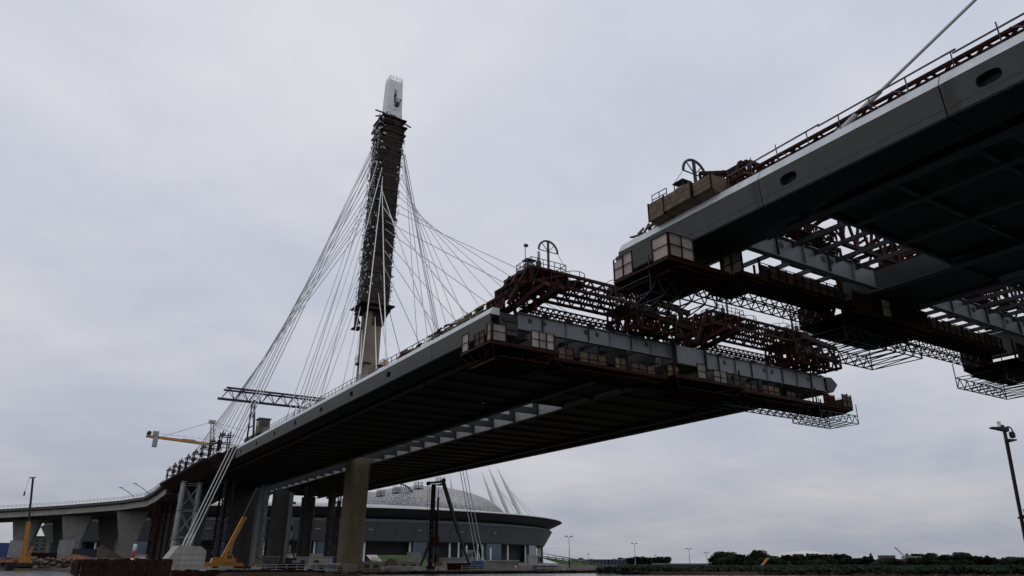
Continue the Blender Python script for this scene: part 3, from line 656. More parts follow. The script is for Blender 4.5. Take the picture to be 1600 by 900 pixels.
# ------------------------------------------------------------------ red lattice gantries on the deck ends
def gantry(label, v0, v1, uc, f, m, group='red erection gantries', dense=True):
    """uc: line of the deck end, f: -1 when the gap lies towards smaller u; legs at both ends in v"""
    T = thing('erection_gantry', label, 'gantry', V(uc, (v0+v1)/2, 24.7), group)
    U = lambda d: uc - f*d                      # d > 0 is back over the deck, d < 0 over the gap
    # inclined leg at the low-v end: stepped stack of lattice beams running out over the gap
    ve = v0
    for dv, z, dep, hgt in ((.3, 24.8, (-1, 2.4), 1.3), (1.3, 26.3, (-2, 2.4), 1.3), (2.6, 27.6, (-2.6, 2.6), 1.6), (5.2, 27.9, (-2.6, 2.6), 1.5), (7.4, 27.9, (-2.6, 2.6), 1.5)):
        truss(T, m, V(U(dep[0]), ve+dv, z), V(U(dep[1]), ve+dv, z), (0, 0, hgt), 5, .32, .17)
    for du in (-2, 0, 1.8):
        bar('strut', mixed(m), V(U(du), ve+.2, 24.8), V(U(du), ve+2.8, 29.6), .36, .36, T)
        bar('strut', mixed(m), V(U(du), ve+1.0, 24.8), V(U(du-.6), ve+6.2, 28.4), .3, .3, T)
        bar('strut', mixed(m), V(U(du), ve+3.6, 24.7), V(U(du), ve+3.0, 28.0), .28, .28, T)
    for dv in (1.6, 3.4): bar('main_beam', mixed(m), V(U(1.6), ve+dv, 24.95), V(U(-5.0), ve+dv+1.4, 26.6), .45, .7, T)
    bar('main_beam', mixed(m), V(U(-4.0), ve+5.4, 27.2), V(U(2.4), ve+4.0, 28.4), .4, .55, T)
    for du in (-2.4, -.4, 1.5): bar('tie', mixed(m), V(U(du), ve+1.3, 27.2), V(U(du), ve+7.4, 29.4), .2, .2, T)
    # boxy lattice leg at the other end
    for du in ((-2.8, -1.0, .8, 2.4) if dense else (-2.8, 2.4)): truss(T, m, V(U(du), v1-8.2, 25.0), V(U(du), v1-.2, 25.0), (0, 0, 3.2), 4, .32, .2)
    for dv in ((.3, 3.0, 5.6, 8.2) if dense else (.3, 8.2)): truss(T, m, V(U(-3.6), v1-dv, 25.1), V(U(2.6), v1-dv, 25.1), (0, 0, 1.6), 4, .3, .16); bar('strut', mixed(m), V(U(-3.2), v1-dv, 26.7), V(U(2.2), v1-dv, 28.2), .26, .3, T)
    for z in (26.4, 28.3): bar('main_beam', mixed(m), V(U(-3.2), v1-7.6, z+.3), V(U(-3.2), v1-.2, z-.4), .4, .6, T)
    for _ in range(30 if dense else 10):
        if random.random() < .5: k_ = random.random(); p = V(U(random.uniform(-2, 2)), v0+.4+6*k_, 25.2+4.0*k_+random.uniform(-.6, .3))
        else: p = V(U(random.uniform(-2.6, 2)), v1-random.uniform(.4, 7.8), random.uniform(25.2, 28.2))
        d_ = Vector((random.uniform(-1, 1), random.uniform(-1, 1), random.uniform(-.5, .5))).normalized()
        bar('cross_member', 'rust_dark' if random.random() < .5 else m, p-d_*random.uniform(.5, 1.4), p+d_*random.uniform(.5, 1.4), .18, .16, T)
    a, b = v0+3.0, v1-5.0
    for du, z, h_ in ((-2.4, 27.9, 1.5), (-.8, 27.9, 1.5), (.8, 27.9, 1.5), (2.4, 27.9, 1.5))[::1 if dense else 3]:
        truss(T, m, V(U(du), a, z), V(U(du), b, z), (0, 0, h_), 10, .30, .15)
    box_truss(T, m, V(U(.4), v0+4.0, 25.4), V(U(.4), v1-7.8, 25.4), (0, 0, .85), (0, -f*1.3, 0), 17, .15, .085)
    n = 7
    for i in range(n+1):
        v = a+(b-a)*i/n
        bar('tie', mixed(m), V(U(-2.4), v, 29.4), V(U(2.4), v, 29.4), .16, .16, T)
        if i < n and dense: bar('tie', mixed(m), V(U(-2.4), v, 27.9), V(U(2.4), v+(b-a)/n, 27.9), .14, .14, T)
    return T
GL1 = gantry('dark red lattice gantry on the near half of the far deck end', 36.6, 61.8, 60.8, -1, 'red_steel')
GL2 = gantry('dark red lattice gantry over the right half of the far deck end', 63.4, 90.2, 60.8, -1, 'red_steel')
GR1 = gantry('dark red lattice gantry on the nearer deck seen through the open floor framing', 39.0, 61.0, 34.0, 1, 'red_steel', dense=False)
GR2 = gantry('dark red lattice gantry on the far half of the nearer deck, glimpsed through its floor', 64.5, 88.5, 34.0, 1, 'red_steel', dense=False)

def winch_deck(label, c, hoop_lab, s, hoop=True, cabin=True, dish=True):
    """small railed platform on a gantry with a davit hoop and a round basket; s = +1: basket to the right"""
    u, v, z = c
    T = thing('winch_platform', label, 'platform', V(u, v, z), 'platforms on the gantries')
    box('floor', 'black_steel', V(u, v, z), (4.6, 3.0, .18), T)
    railing(T, 'black_steel', [V(u-1.5, v-2.3, z+.1), V(u-1.5, v+2.3, z+.1), V(u+1.5, v+2.3, z+.1), V(u+1.5, v-2.3, z+.1), V(u-1.5, v-2.3, z+.1)], 1.2, .06, .8)
    D = thing('davit', hoop_lab, 'davit', V(u, v+s*1.0, z+.1), 'davits on the gantries')
    pv = v+s*1.0; top = z+4.5
    bar('post', 'black_steel', V(u, pv, z+.1), V(u, pv, top), .2, .2, D)
    if hoop:
        n = 12; r_ = 1.3; zc = top-1.3
        for i in range(n):
            a, b = math.pi*i/n, math.pi*(i+1)/n
            bar('hoop_segment', 'black_steel', V(u, pv+r_*math.cos(a), zc+r_*math.sin(a)), V(u, pv+r_*math.cos(b), zc+r_*math.sin(b)), .12, .2, D)
        for a in (.26, .5, .74): bar('spoke', 'black_steel', V(u, pv, zc), V(u, pv+r_*math.cos(math.pi*a), zc+r_*math.sin(math.pi*a)), .07, .07, D)
        bar('spoke', 'black_steel', V(u, pv-r_, zc), V(u, pv+r_, zc), .08, .08, D)
    else:
        for sg in (-1, 1):
            bar('hook_arm', 'black_steel', V(u, pv, top), V(u, pv+sg*.7, top+.1), .12, .12, D); bar('hook_arm', 'black_steel', V(u, pv+sg*.7, top+.1), V(u, pv+sg*.9, top-.6), .12, .12, D)
        r_ = .9; zc = top-.6
    bar('wire', 'black_steel', V(u, pv+s*r_, zc), V(u, pv+s*(r_+1.2), z+1.6), .035, .035, D)
    tube('counterweight', 'galvanised', V(u, pv-s*r_, zc-.3), V(u, pv-s*r_, zc-1.4), .3, D)
    bar('wire', 'black_steel', V(u, pv-s*r_, zc-1.4), V(u, pv-s*r_, z+.2), .05, .05, D)
    tube('winch_drum', 'black_steel', V(u, pv-s*r_, z+.3), V(u, pv-s*r_, z+1.7), .55, D)
    if cabin:
        C = thing('control_box', 'small grey control cabinet on the platform at ' + hoop_lab.split(' on ')[-1], 'cabinet', V(u, v-s*1.6, z+.1))
        box('body', 'galvanised', V(u, v-s*1.6, z+.62), (.95, .9, .95), C); box('canopy', 'black_steel', V(u, v-s*1.6, z+1.5), (1.25, 1.0, .1), C)
        box('door', 'grey_tube', V(u-.47, v-s*1.6, z+.6), (.6, .03, .7), C)
        for q in (-.6, .6): bar('leg', 'black_steel', V(u-.5, v-s*1.6+q, z+.1), V(u-.5, v-s*1.6+q, z+1.5), .06, .06, C)
        bar('lamp_post', 'black_steel', V(u-1.2, v-s*2.9, z-.3), V(u-1.2, v-s*2.9, z+2.5), .06, .06, C); box('lamp_head', 'black_steel', V(u-1.2, v-s*2.8, z+2.6), (.4, .3, .25), C)
    if dish:
        Bk = thing('cable_basket', 'round railed basket beside ' + hoop_lab, 'basket', V(u, v+s*4.2, z-.4), 'round baskets on the gantries')
        cv = v+s*4.2; n = 16
        MB().lathe(V(u, cv, z-.45), [(.9, 0), (1.45, .12), (1.5, .3), (1.35, .32)], n).build('dish', 'black_steel', Bk)
        for zz in (.75, 1.35):
            for i in range(n):
                a, b = 2*math.pi*i/n, 2*math.pi*(i+1)/n
                bar('ring_rail', 'black_steel', V(u+1.5*math.sin(a), cv+1.5*math.cos(a), z-.4+zz), V(u+1.5*math.sin(b), cv+1.5*math.cos(b), z-.4+zz), .06, .06, Bk)
        for i in range(0, n, 2):
            a = 2*math.pi*i/n; bar('ring_post', 'black_steel', V(u+1.48*math.sin(a), cv+1.48*math.cos(a), z-.3), V(u+1.48*math.sin(a), cv+1.48*math.cos(a), z+.95), .06, .06, Bk)
        for q in (-.6, .6): bar('bracket', 'black_steel', V(u+q, cv, z-.45), V(u+q, cv-s*2.4, z-.1), .12, .12, Bk)
winch_deck('railed winch platform high on the near corner of the far deck gantry', (60.6, 42.2, 29.6), 'half-wheel davit on the near corner of the far deck', 1)
winch_deck('railed winch platform at the middle of the far deck, left end of the right gantry', (60.6, 71.0, 29.6), 'tall hooked davit on the middle platform of the far deck', 1, hoop=False, cabin=False)
winch_deck('railed winch platform at the right end of the far deck gantry', (60.6, 86.2, 29.7), 'hooked davit on the right end of the far deck', -1, hoop=False, cabin=True)
winch_deck('railed winch platform above the near corner of the nearer deck', (35.4, 41.0, 26.3), 'half-wheel davit on the nearer deck above the plywood boxes', -1, hoop=True, cabin=True, dish=False)
bk = thing('cable_basket', 'black shallow basket hanging at the inner end of the near gantry truss', 'basket', V(60.5, 53.4, 29.2))
MB().lathe(V(60.5, 53.4, 29.6), [(.8, 0), (1.4, .2), (1.5, .75), (1.4, .8)], 16).build('dish', 'black_steel', bk)
for i in range(14):
    a, b = 2*math.pi*i/14, 2*math.pi*(i+1)/14
    bar('ring_rail', 'black_steel', V(60.5+1.6*math.sin(a), 53.4+1.6*math.cos(a), 31.0), V(60.5+1.6*math.sin(b), 53.4+1.6*math.cos(b), 31.0), .05, .05, bk)
for i in range(0, 14, 2):
    a = 2*math.pi*i/14; bar('ring_post', 'black_steel', V(60.5+1.5*math.sin(a), 53.4+1.5*math.cos(a), 30.3), V(60.5+1.6*math.sin(a), 53.4+1.6*math.cos(a), 31.0), .05, .05, bk)

# ------------------------------------------------------------------ hanging work platforms with plywood hoardings
def hoarding(T, a, b, h, m='plywood_pale', bays=None, fr='rust_dark'):
    """row of framed plywood sheets standing on the line a-b"""
    a = Vector(a); b = Vector(b); L = (b-a).length; n = bays or max(1, round(L/1.1)); d = (b-a).normalized(); nrm = Vector((d.y, -d.x, 0))
    for i in range(n):
        p = a+d*(L*i/n+.03); q = a+d*(L*(i+1)/n-.03); tk = nrm*.04
        hh = h*random.uniform(.88, 1.04); jl = nrm*random.uniform(-.05, .03); mm = m
        if m == 'plywood_brown': mm = random.choice(('plywood_brown', 'plywood_dark', 'plywood_dark', 'timber'))
        elif m == 'plywood_pale': mm = random.choice(('plywood_pale', 'plywood_pale', 'plywood_grey'))
        vs = [p-tk, q-tk, q+tk, p+tk]; mesh_obj('hoarding_sheet', vs+[x+Vector((0, 0, hh))+jl for x in vs], [(0, 3, 2, 1), (4, 5, 6, 7), (0, 1, 5, 4), (1, 2, 6, 5), (2, 3, 7, 6), (3, 0, 4, 7)], mm, T)
    for i in range(n+1):
        p = a+d*(L*i/n)+nrm*.07; bar('hoarding_post', fr, p, p+Vector((0, 0, h+.05)), .09, .09, T)
    for z in (0, .5, 1.0): bar('hoarding_rail', fr, a+nrm*.12+Vector((0, 0, z*h)), b+nrm*.12+Vector((0, 0, z*h)), .05, .05, T)
def platform(label, u0, u1, v0, v1, z, drop, walls, m='red_steel', hang=22.0):
    T = thing('work_platform', label, 'work platform', V((u0+u1)/2, (v0+v1)/2, z), 'work platforms hung under the deck ends')
    nu = max(2, round((u1-u0)/1.2))
    for i in range(nu):
        a = u0+(u1-u0)*i/nu; b = u0+(u1-u0)*(i+1)/nu
        box('floor_plank', 'rust_dark', V((a+b)/2, (v0+v1)/2, z), (v1-v0, b-a-.05, .14), T)
    for u in (u0, u1): bar('edge_beam', m, V(u, v0, z-.12), V(u, v1, z-.12), .18, .36, T)
    for v in (v0, v1): bar('edge_beam', m, V(u0, v, z-.12), V(u1, v, z-.12), .18, .36, T)
    # belly frame below the floor
    zb = z-drop; i0 = .22
    A = [(u0, v0), (u1, v0), (u1, v1), (u0, v1)]
    cu, cv = (u0+u1)/2, (v0+v1)/2
    Bq = [(cu+(a-cu)*(1-i0), cv+(b-cv)*(1-i0)) for a, b in A]
    for k in range(4):
        bar('belly_frame', m, V(*A[k], z-.2), V(*Bq[k], zb), .14, .14, T); bar('belly_frame', m, V(*Bq[k], zb), V(*Bq[(k+1) % 4], zb), .16, .16, T)
        for q in (.25, .5, .75):
            p0 = Vector(A[k]).lerp(Vector(A[(k+1) % 4]), q); p1 = Vector(Bq[k]).lerp(Vector(Bq[(k+1) % 4]), q)
            bar('belly_frame', m, V(*p0, z-.2), V(*p1, zb), .1, .1, T)
        p0 = Vector(A[k]); p1 = Vector(Bq[k]).lerp(Vector(Bq[(k+1) % 4]), .5); bar('belly_frame', m, V(*p0, z-.2), V(*p1, zb), .09, .09, T)
    for i in range(4):
        q = i/3; a = Vector(Bq[0]).lerp(Vector(Bq[1]), q); b = Vector(Bq[3]).lerp(Vector(Bq[2]), q); bar('belly_deck', 'rust_dark', V(*a, zb+.1), V(*b, zb+.1), .9*(u1-u0)/4, .1, T)
    for a, b in ((u0+.3, v0+.3), (u1-.3, v0+.3), (u1-.3, v1-.3), (u0+.3, v1-.3)): bar('hanger', m, V(a, b, z), V(a, b, hang), .14, .14, T)
    for wl in walls: hoarding(T, V(*wl[0], z+.08), V(*wl[1], z+.08), wl[2], wl[3] if len(wl) > 3 else 'plywood_pale')
    return T
# far deck end, from near edge to far edge
platform('red-framed work platform with pale plywood hoardings under the near corner of the far deck end', 57.4, 63.4, 34.0, 41.6, 20.1, 1.5,
         [((58.2, 34.0), (57.4, 34.0), 1.75), ((60.6, 34.0), (58.7, 34.0), 1.3, 'plywood_brown'), ((63.2, 34.0), (61.9, 34.0), 1.8), ((57.4, 34.1), (57.4, 35.6), 1.8), ((57.4, 38.6), (57.4, 41.4), 1.7)])
platform('narrow brown work platform with timber hoardings under the near half of the far deck end', 58.0, 61.6, 41.8, 57.6, 19.7, .9,
         [((59.2, 43.2), (59.2, 45.2), 1.6, 'plywood_brown'), ((59.2, 46.0), (59.2, 49.8), 1.55, 'plywood_brown'), ((59.2, 50.9), (59.2, 52.6), 1.6, 'plywood_brown'), ((59.2, 53.2), (59.2, 56.9), 1.35, 'plywood_brown')])
platform('red-framed work platform with hoardings below the middle box of the far deck end', 57.2, 62.6, 58.0, 69.4, 19.9, 1.4,
         [((58.6, 58.2), (58.6, 60.0), 1.4, 'plywood_brown'), ((57.2, 61.6), (57.2, 63.0), 1.7, 'plywood_grey'), ((57.8, 64.9), (57.8, 67.2), 1.55, 'plywood_grey'), ((57.4, 67.9), (57.4, 69.0), 1.4, 'plywood_brown')])
platform('narrow rusty work platform with brown hoardings under the right half of the far deck end', 58.0, 61.6, 69.8, 84.4, 19.8, .9,
         [((59.4, 72.1), (59.4, 74.6), 1.4, 'plywood_dark'), ((59.2, 75.2), (59.2, 78.6), 1.5, 'plywood_brown'), ((59.4, 80.2), (59.4, 82.0), 1.35, 'plywood_dark')])
platform('dark work platform with brown boards at the far right corner of the far deck', 58.2, 63.0, 84.8, 92.4, 19.9, .6,
         [((58.2, 90.4), (58.2, 92.4), 1.7, 'plywood_brown'), ((58.2, 92.4), (60.8, 92.4), 1.7, 'plywood_brown'), ((58.2, 86.2), (58.2, 88.6), 1.3, 'rust_dark')], 'rust_dark')
# nearer deck end
platform('large red work platform with pale plywood hoardings under the nearer deck corner', 33.4, 39.3, 34.3, 40.4, 20.2, .65,
         [((39.3, 34.3), (37.2, 34.3), 1.7), ((35.0, 34.3), (33.4, 34.3), 1.75), ((33.4, 34.3), (33.4, 36.7), 1.75)])
platform('rusty work platform inside the near edge of the nearer deck with one pale hoarding', 32.6, 36.4, 41.0, 43.6, 20.2, .6, [((34.6, 41.0), (32.6, 41.0), 1.8)], 'rust_dark')
platform('long dark work platform under the near half of the nearer deck end', 33.8, 36.0, 43.9, 55.2, 20.9, .45, [((33.8, 44.5), (33.8, 55), 1.15, 'plywood_brown')], 'rust_dark')
platform('broad dark work platform under the middle of the nearer deck end', 33.0, 38.6, 55.5, 66.6, 20.1, .8, [((33.0, 59.2), (33.0, 60.6), 1.7), ((38.6, 55.5), (35.4, 55.5), 1.5, 'rust_dark'), ((33.0, 55.6), (33.0, 59.0), 1.5, 'rust_dark'), ((33.0, 61.0), (33.0, 66.4), 1.6, 'rust_dark')], 'rust_dark')
platform('long dark work platform under the far half of the nearer deck end', 33.8, 36.0, 66.9, 82.6, 20.8, .45, [((33.8, 67.5), (33.8, 82), 1.1, 'plywood_brown')], 'rust_dark')
platform('dark work platform at the far corner of the nearer deck, right edge of the picture', 33.0, 38.4, 83.0, 92.0, 19.9, .8, [((38.4, 83.0), (35.4, 83.0), 1.5, 'rust_dark'), ((33.0, 83.2), (33.0, 91.8), 1.5, 'rust_dark')], 'rust_dark')

# thin black space-frame catwalks hanging below the platforms
def catwalk(label, u0, u1, va, vb, z, h_, n, extra=False, bw=.075):
    T = thing('catwalk_frame', label, 'catwalk', V((u0+u1)/2, (va+vb)/2, z), 'space-frame catwalks under the platforms')
    box_truss(T, 'black_steel', V(u0, va, z), V(u0, vb, z), (0, 0, h_), (0, u1-u0, 0), n, bw*1.2, bw)
    if extra:
        for i in range(n):
            p = va+(vb-va)*i/n; q = va+(vb-va)*(i+1)/n
            bar('brace', 'black_steel', V(u0, p, z+h_), V(u1, q, z+h_), bw, bw, T); bar('brace', 'black_steel', V(u0, q, z), V(u1, p, z+h_), bw, bw, T)
    for v in (va, vb):
        for u in (u0, u1): bar('hanger', 'black_steel', V(u, v, z+h_), V(u, v, z+h_+1.6), bw, bw, T)
catwalk('thin black space-frame catwalk below the plywood platform at the nearer deck corner', 35.6, 39.4, 34.4, 41.2, 18.3, 1.25, 5)
catwalk('thin black space-frame catwalk strip crossing below the near half of the nearer deck', 36.3, 37.7, 41.3, 55.6, 20.0, .95, 11)
catwalk('thin black space-frame catwalk hanging below the middle platform of the nearer deck', 34.6, 39.6, 55.8, 67.4, 17.9, 1.15, 8)
catwalk('thin black space-frame catwalk strip below the far half of the nearer deck', 36.3, 37.7, 67.6, 83.0, 19.9, .95, 11)
catwalk('thin black space-frame catwalk cut by the right edge of the picture', 34.6, 39.6, 83.2, 94.0, 18.0, 1.15, 7)
catwalk('thin black space-frame catwalk strip below the right half of the far deck', 59.4, 61.0, 68.0, 84.8, 18.0, 1.0, 12)
catwalk('thin black space-frame catwalk below the far right corner of the far deck', 58.0, 62.4, 84.8, 93.0, 17.8, 1.1, 6)

# ------------------------------------------------------------------ things along the nearer deck edge
def crate(label, u0, u1, v0, v1, z0, z1, n):
    """plywood shed on the deck edge with a slanted underside"""
    T = thing('plywood_shed', label, 'shed', V((u0+u1)/2, (v0+v1)/2, z0), 'plywood sheds on the deck edge')
    for i in range(n):
        a = u0+(u1-u0)*i/n+.015; b = u0+(u1-u0)*(i+1)/n-.015
        for k in range(3):
            za = z0+(z1-z0)*k/3+.012; zb = z0+(z1-z0)*(k+1)/3-.012
            box('wall_board', random.choice(('timber', 'plywood_brown', 'timber')), V((a+b)/2, v0+.008*((i+k) % 2), (za+zb)/2), (.08, b-a, zb-za), T)
    MB().prism([V(u0, v0+.06, z0), V(u0, v0+.06, z1), V(u0, v1, z1), V(u0, v1, z0-.5)], (0, .08, 0)).build('end_wall', 'plywood_brown', T)
    MB().prism([V(u1-.08, v0+.06, z0), V(u1-.08, v0+.06, z1), V(u1-.08, v1, z1), V(u1-.08, v1, z0-.5)], (0, .08, 0)).build('end_wall', 'plywood_brown', T)
    mesh_obj('floor', [V(u0, v0, z0), V(u1, v0, z0), V(u1, v1, z0-.45), V(u0, v1, z0-.45)], [(0, 1, 2, 3)], 'timber', T)
    mesh_obj('lid', [V(u0, v0, z1-.02), V(u1, v0, z1-.02), V(u1, v1, z1), V(u0, v1, z1)], [(0, 3, 2, 1)], 'timber', T)
    for u in (u0, u1): bar('corner_post', 'rust_dark', V(u, v0-.03, z0-.05), V(u, v0-.03, z1+.05), .1, .1, T)
crate('grey-brown plywood shed at the tip of the nearer deck edge', 35.05, 36.75, 35.9, 38.2, 24.72, 26.2, 2)
crate('long brown plywood shed on the nearer deck edge below the half-wheel davit', 32.2, 35.0, 35.8, 38.4, 24.78, 26.05, 4)
crate('short brown plywood shed end on the nearer deck edge next to the red frame', 30.4, 32.15, 35.95, 38.0, 24.8, 25.9, 2)
gn = thing('generator', 'small dark machine with canopy on top of the plywood shed', 'machine', V(34.0, 36.9, 26.1))
box('body', 'grey_tube', V(34.0, 36.9, 26.4), (.7, .8, .6), gn); box('canopy', 'black_steel', V(34.0, 36.9, 27.1), (1.0, 1.1, .08), gn)
for q in (-.45, .45): bar('leg', 'black_steel', V(34+q, 36.5, 26.05), V(34+q, 36.5, 27.1), .06, .06, gn)
railing(gn, 'black_steel', [V(35.0, 36.2, 26.05), V(36.6, 36.2, 26.1)], .9, .05, .8)
rk = thing('scrap_heap', 'untidy heap of boards and brackets on the tip of the nearer deck', 'scrap heap', V(38.2, 37.1, 24.65))
for i in range(16):
    a = V(38.2+random.uniform(-1.4, 1.4), 37.2+random.uniform(-.4, .6), 24.75+random.uniform(0, .5)); d = Vector((random.uniform(-.6, .6), random.uniform(-1, 1), random.uniform(-.1, .3))).normalized()
    bar('scrap_board', random.choice(('timber', 'rust_dark', 'black_steel')), a-d*random.uniform(.3, .9), a+d*random.uniform(.3, .9), .1, .18, rk)
# red lattice frame behind the sheds
rf = thing('red_frame', 'small dark red lattice frame behind the plywood sheds on the nearer deck', 'frame', V(31, 39, 24.65))
for v in (38.3, 40.6):
    truss(rf, 'red_steel', V(28.8, v, 25.2), V(33.4, v, 27.3), (0, 0, .8), 4, .26, .14)
    bar('leg', 'red_steel', V(29.6, v, 24.6), V(29.6, v, 26.4), .3, .3, rf); bar('leg', 'red_steel', V(32.0, v, 24.6), V(32.0, v, 27.5), .3, .3, rf)
bar('tie', 'red_steel', V(31, 38.3, 26.8), V(31, 40.6, 26.8), .2, .2, rf)
et = thing('edge_truss', 'long dark red lattice beam lying along the top of the nearer deck edge', 'lattice beam', V(10, 37.9, 24.65))
truss(et, 'red_steel', V(-20, 37.75, 24.9), V(30.5, 37.75, 24.9), (0, 0, .8), 30, .2, .13)
truss(et, 'red_steel', V(-20, 38.4, 24.9), V(30.5, 38.4, 24.9), (0, 0, .8), 30, .2, .13)
for i in range(26):
    u = 29-i*1.9; bar('cross_bar', 'rust_dark', V(u, 37.75, 25.7), V(u-.8, 38.4, 24.9), .12, .12, et)
er = thing('edge_railing', 'scaffold-tube handrail with tall blue-grey posts above the nearer deck edge', 'railing', V(8, 37.75, 24.65))
u = 30.0
while u > -20:
    h_ = random.uniform(1.3, 2.0); bar('post', 'navy_steel', V(u, 37.35, 24.63), V(u+random.uniform(-.08, .08), 37.3, 24.65+h_), .06, .06, er); u -= random.uniform(1.9, 2.7)
for a, b in ((30, 22.5), (22.6, 14), (14.2, 4), (4.3, -8), (-8, -20)): bar('rail', 'rail_brown', V(a, 37.3, 25.92+random.uniform(-.06, .06)), V(b, 37.3, 25.95+random.uniform(-.1, .1)), .08, .08, er)
for k in range(10):
    u = random.uniform(4, 29); bar('clamp_tube', random.choice(('rail_brown', 'timber')), V(u, 37.25, 24.8), V(u+random.uniform(.5, 1.6), 37.35, 25.6), .06, .06, er)

# ------------------------------------------------------------------ things along the far deck's near edge
def deck_rail(label, u0, u1, v, m='galvanised', h_=1.15):
    T = thing('deck_railing', label, 'railing', V((u0+u1)/2, v, 24.62), 'handrails along the deck edge')
    railing(T, m, [V(u0, v, 24.62), V(u1, v, 24.62)], h_, .075, 1.7, (1.0, .52))
deck_rail('thin steel handrail on the deck edge between the pylon and the lattice gantry', 96, 153, 36.3, 'grey_tube')
deck_rail('handrail on the deck edge right of the pylon in front of the timber stacks', 77.5, 95.7, 36.3, 'rail_brown')
deck_rail('handrail on the deck edge left of the red gantry leg', 62.6, 77.2, 36.4, 'rail_brown', 1.25)
deck_rail('handrail along the far edge of the long deck, behind the cables', 70, 150, 89.4, 'grey_tube')
for k, (a, b, lab) in enumerate(((63.2, 68.6, 'timber planks and boards heaped on the deck edge next to the red gantry'), (69.2, 76.2, 'row of brown timber bundles along the deck edge, left of the gantry heap'), (78.5, 84.5, 'low timber bundle on the deck edge nearest the pylon'))):
    T = thing('timber_stack', lab, 'timber stack', V((a+b)/2, 37.2, 24.64), 'timber on the deck edge')
    for i in range(46):
        c = V(random.uniform(a, b), 36.0+random.uniform(-.1, .7), 24.72+random.choice((0, .14, .28, .42, .56, .75))*(1.2 if k < 2 else .8)); L = random.uniform(.8, 2.0)
        d = Vector((random.uniform(-.12, .12), 1, random.uniform(-.06, .06)))
        bar('plank', random.choice(('timber', 'timber', 'plywood_brown', 'rust_dark')), c-d*L/2, c+d*L/2, .22, .09, T)
T = thing('banner', 'pale yellowish sheet hung on the handrail by the red gantry', 'sheet', V(64.2, 36.35, 24.8)); box('sheet', 'plywood_pale', V(64.4, 36.46, 25.3), (.03, 1.6, .7), T); bar('rod', 'rail_brown', V(63.5, 36.46, 25.68), V(65.3, 36.46, 25.68), .05, .05, T)

# ------------------------------------------------------------------ people (one skinned body each)
def person(label, loc, face, top, bottom, helmet, bend=.15):
    T = thing('person', label, 'person', loc, None)
    J = {'pel': (0, 0, .95), 'che': (0, bend*.6, 1.28), 'nek': (0, bend, 1.5), 'hea': (0, bend+.04, 1.68),
         'shl': (-.19, bend*.9, 1.43), 'ell': (-.27, bend+.1, 1.14), 'hal': (-.2, bend+.34, 1.05), 'shr': (.19, bend*.9, 1.43), 'elr': (.28, bend+.06, 1.14), 'har': (.22, bend+.3, 1.1),
         'hpl': (-.1, 0, .9), 'knl': (-.12, .06, .5), 'anl': (-.13, -.02, .07), 'tol': (-.14, .15, .04), 'hpr': (.1, 0, .9), 'knr': (.12, .02, .5), 'anr': (.13, -.1, .07), 'tor': (.14, .07, .04)}
    E_ = [('pel', 'che'), ('che', 'nek'), ('nek', 'hea'), ('che', 'shl'), ('shl', 'ell'), ('ell', 'hal'), ('che', 'shr'), ('shr', 'elr'), ('elr', 'har'), ('pel', 'hpl'), ('hpl', 'knl'), ('knl', 'anl'), ('anl', 'tol'), ('pel', 'hpr'), ('hpr', 'knr'), ('knr', 'anr'), ('anr', 'tor')]
    rad = dict(pel=.15, che=.16, nek=.065, hea=.1, shl=.075, shr=.075, ell=.05, elr=.05, hal=.045, har=.045, hpl=.095, hpr=.095, knl=.065, knr=.065, anl=.05, anr=.05, tol=.04, tor=.04)
    ks = list(J); me = bpy.data.meshes.new('body'); rot = Matrix.Rotation(face, 4, 'Z')
    me.from_pydata([rot @ Vector(J[k]) for k in ks], [(ks.index(a), ks.index(b)) for a, b in E_], [])
    o = bpy.data.objects.new('body', me); link(o, Matrix.Translation(loc), T)
    sk = o.modifiers.new('skin', 'SKIN'); o.modifiers.new('sub', 'SUBSURF').levels = 1
    for i, k in enumerate(ks): me.skin_vertices[0].data[i].radius = (rad[k], rad[k]); me.skin_vertices[0].data[i].use_root = (k == 'pel')
    m = bpy.data.materials.new('clothes_'+top); m.use_nodes = True; t = m.node_tree; b = t.nodes['Principled BSDF']; b.inputs['Roughness'].default_value = .85
    # cloth colours split by height on the body: boots and trousers, jacket, face
    tcn = t.nodes.new('ShaderNodeTexCoord'); sp = t.nodes.new('ShaderNodeSeparateXYZ'); t.links.new(tcn.outputs['Object'], sp.inputs[0])
    cr = t.nodes.new('ShaderNodeValToRGB'); cr.color_ramp.interpolation = 'CONSTANT'; mr = t.nodes.new('ShaderNodeMapRange'); mr.inputs[2].default_value = 2.0
    t.links.new(sp.outputs['Z'], mr.inputs[0]); t.links.new(mr.outputs[0], cr.inputs[0])
    get = lambda n: tuple(MATS[n].node_tree.nodes['Vector Math'].inputs[0].default_value)+(1,)
    e = cr.color_ramp.elements; e[0].position = 0; e[0].color = get(bottom); e[1].position = .48; e[1].color = get(top); q = e.new(.76); q.color = get('skin')
    t.links.new(cr.outputs[0], b.inputs['Base Color']); me.materials.append(m)
    hp = loc+rot @ Vector((0, bend+.04, 1.72))
    MB().lathe(hp, [(.155, 0), (.14, .05), (.11, .1), (.05, .13), (.01, .135)], 12, close=False).build('helmet', helmet, T, True)
    return T
person('worker in an orange suit standing on the deck edge in front of the pylon', V(91.6, 37.1, 24.62), R(120), 'hivis', 'hivis', 'red_paint')
person('dark-clothed worker leaning on the handrail left of the red gantry', V(68.6, 37.6, 24.95), R(100), 'dark_cloth', 'dark_cloth', 'dark_cloth', .28)

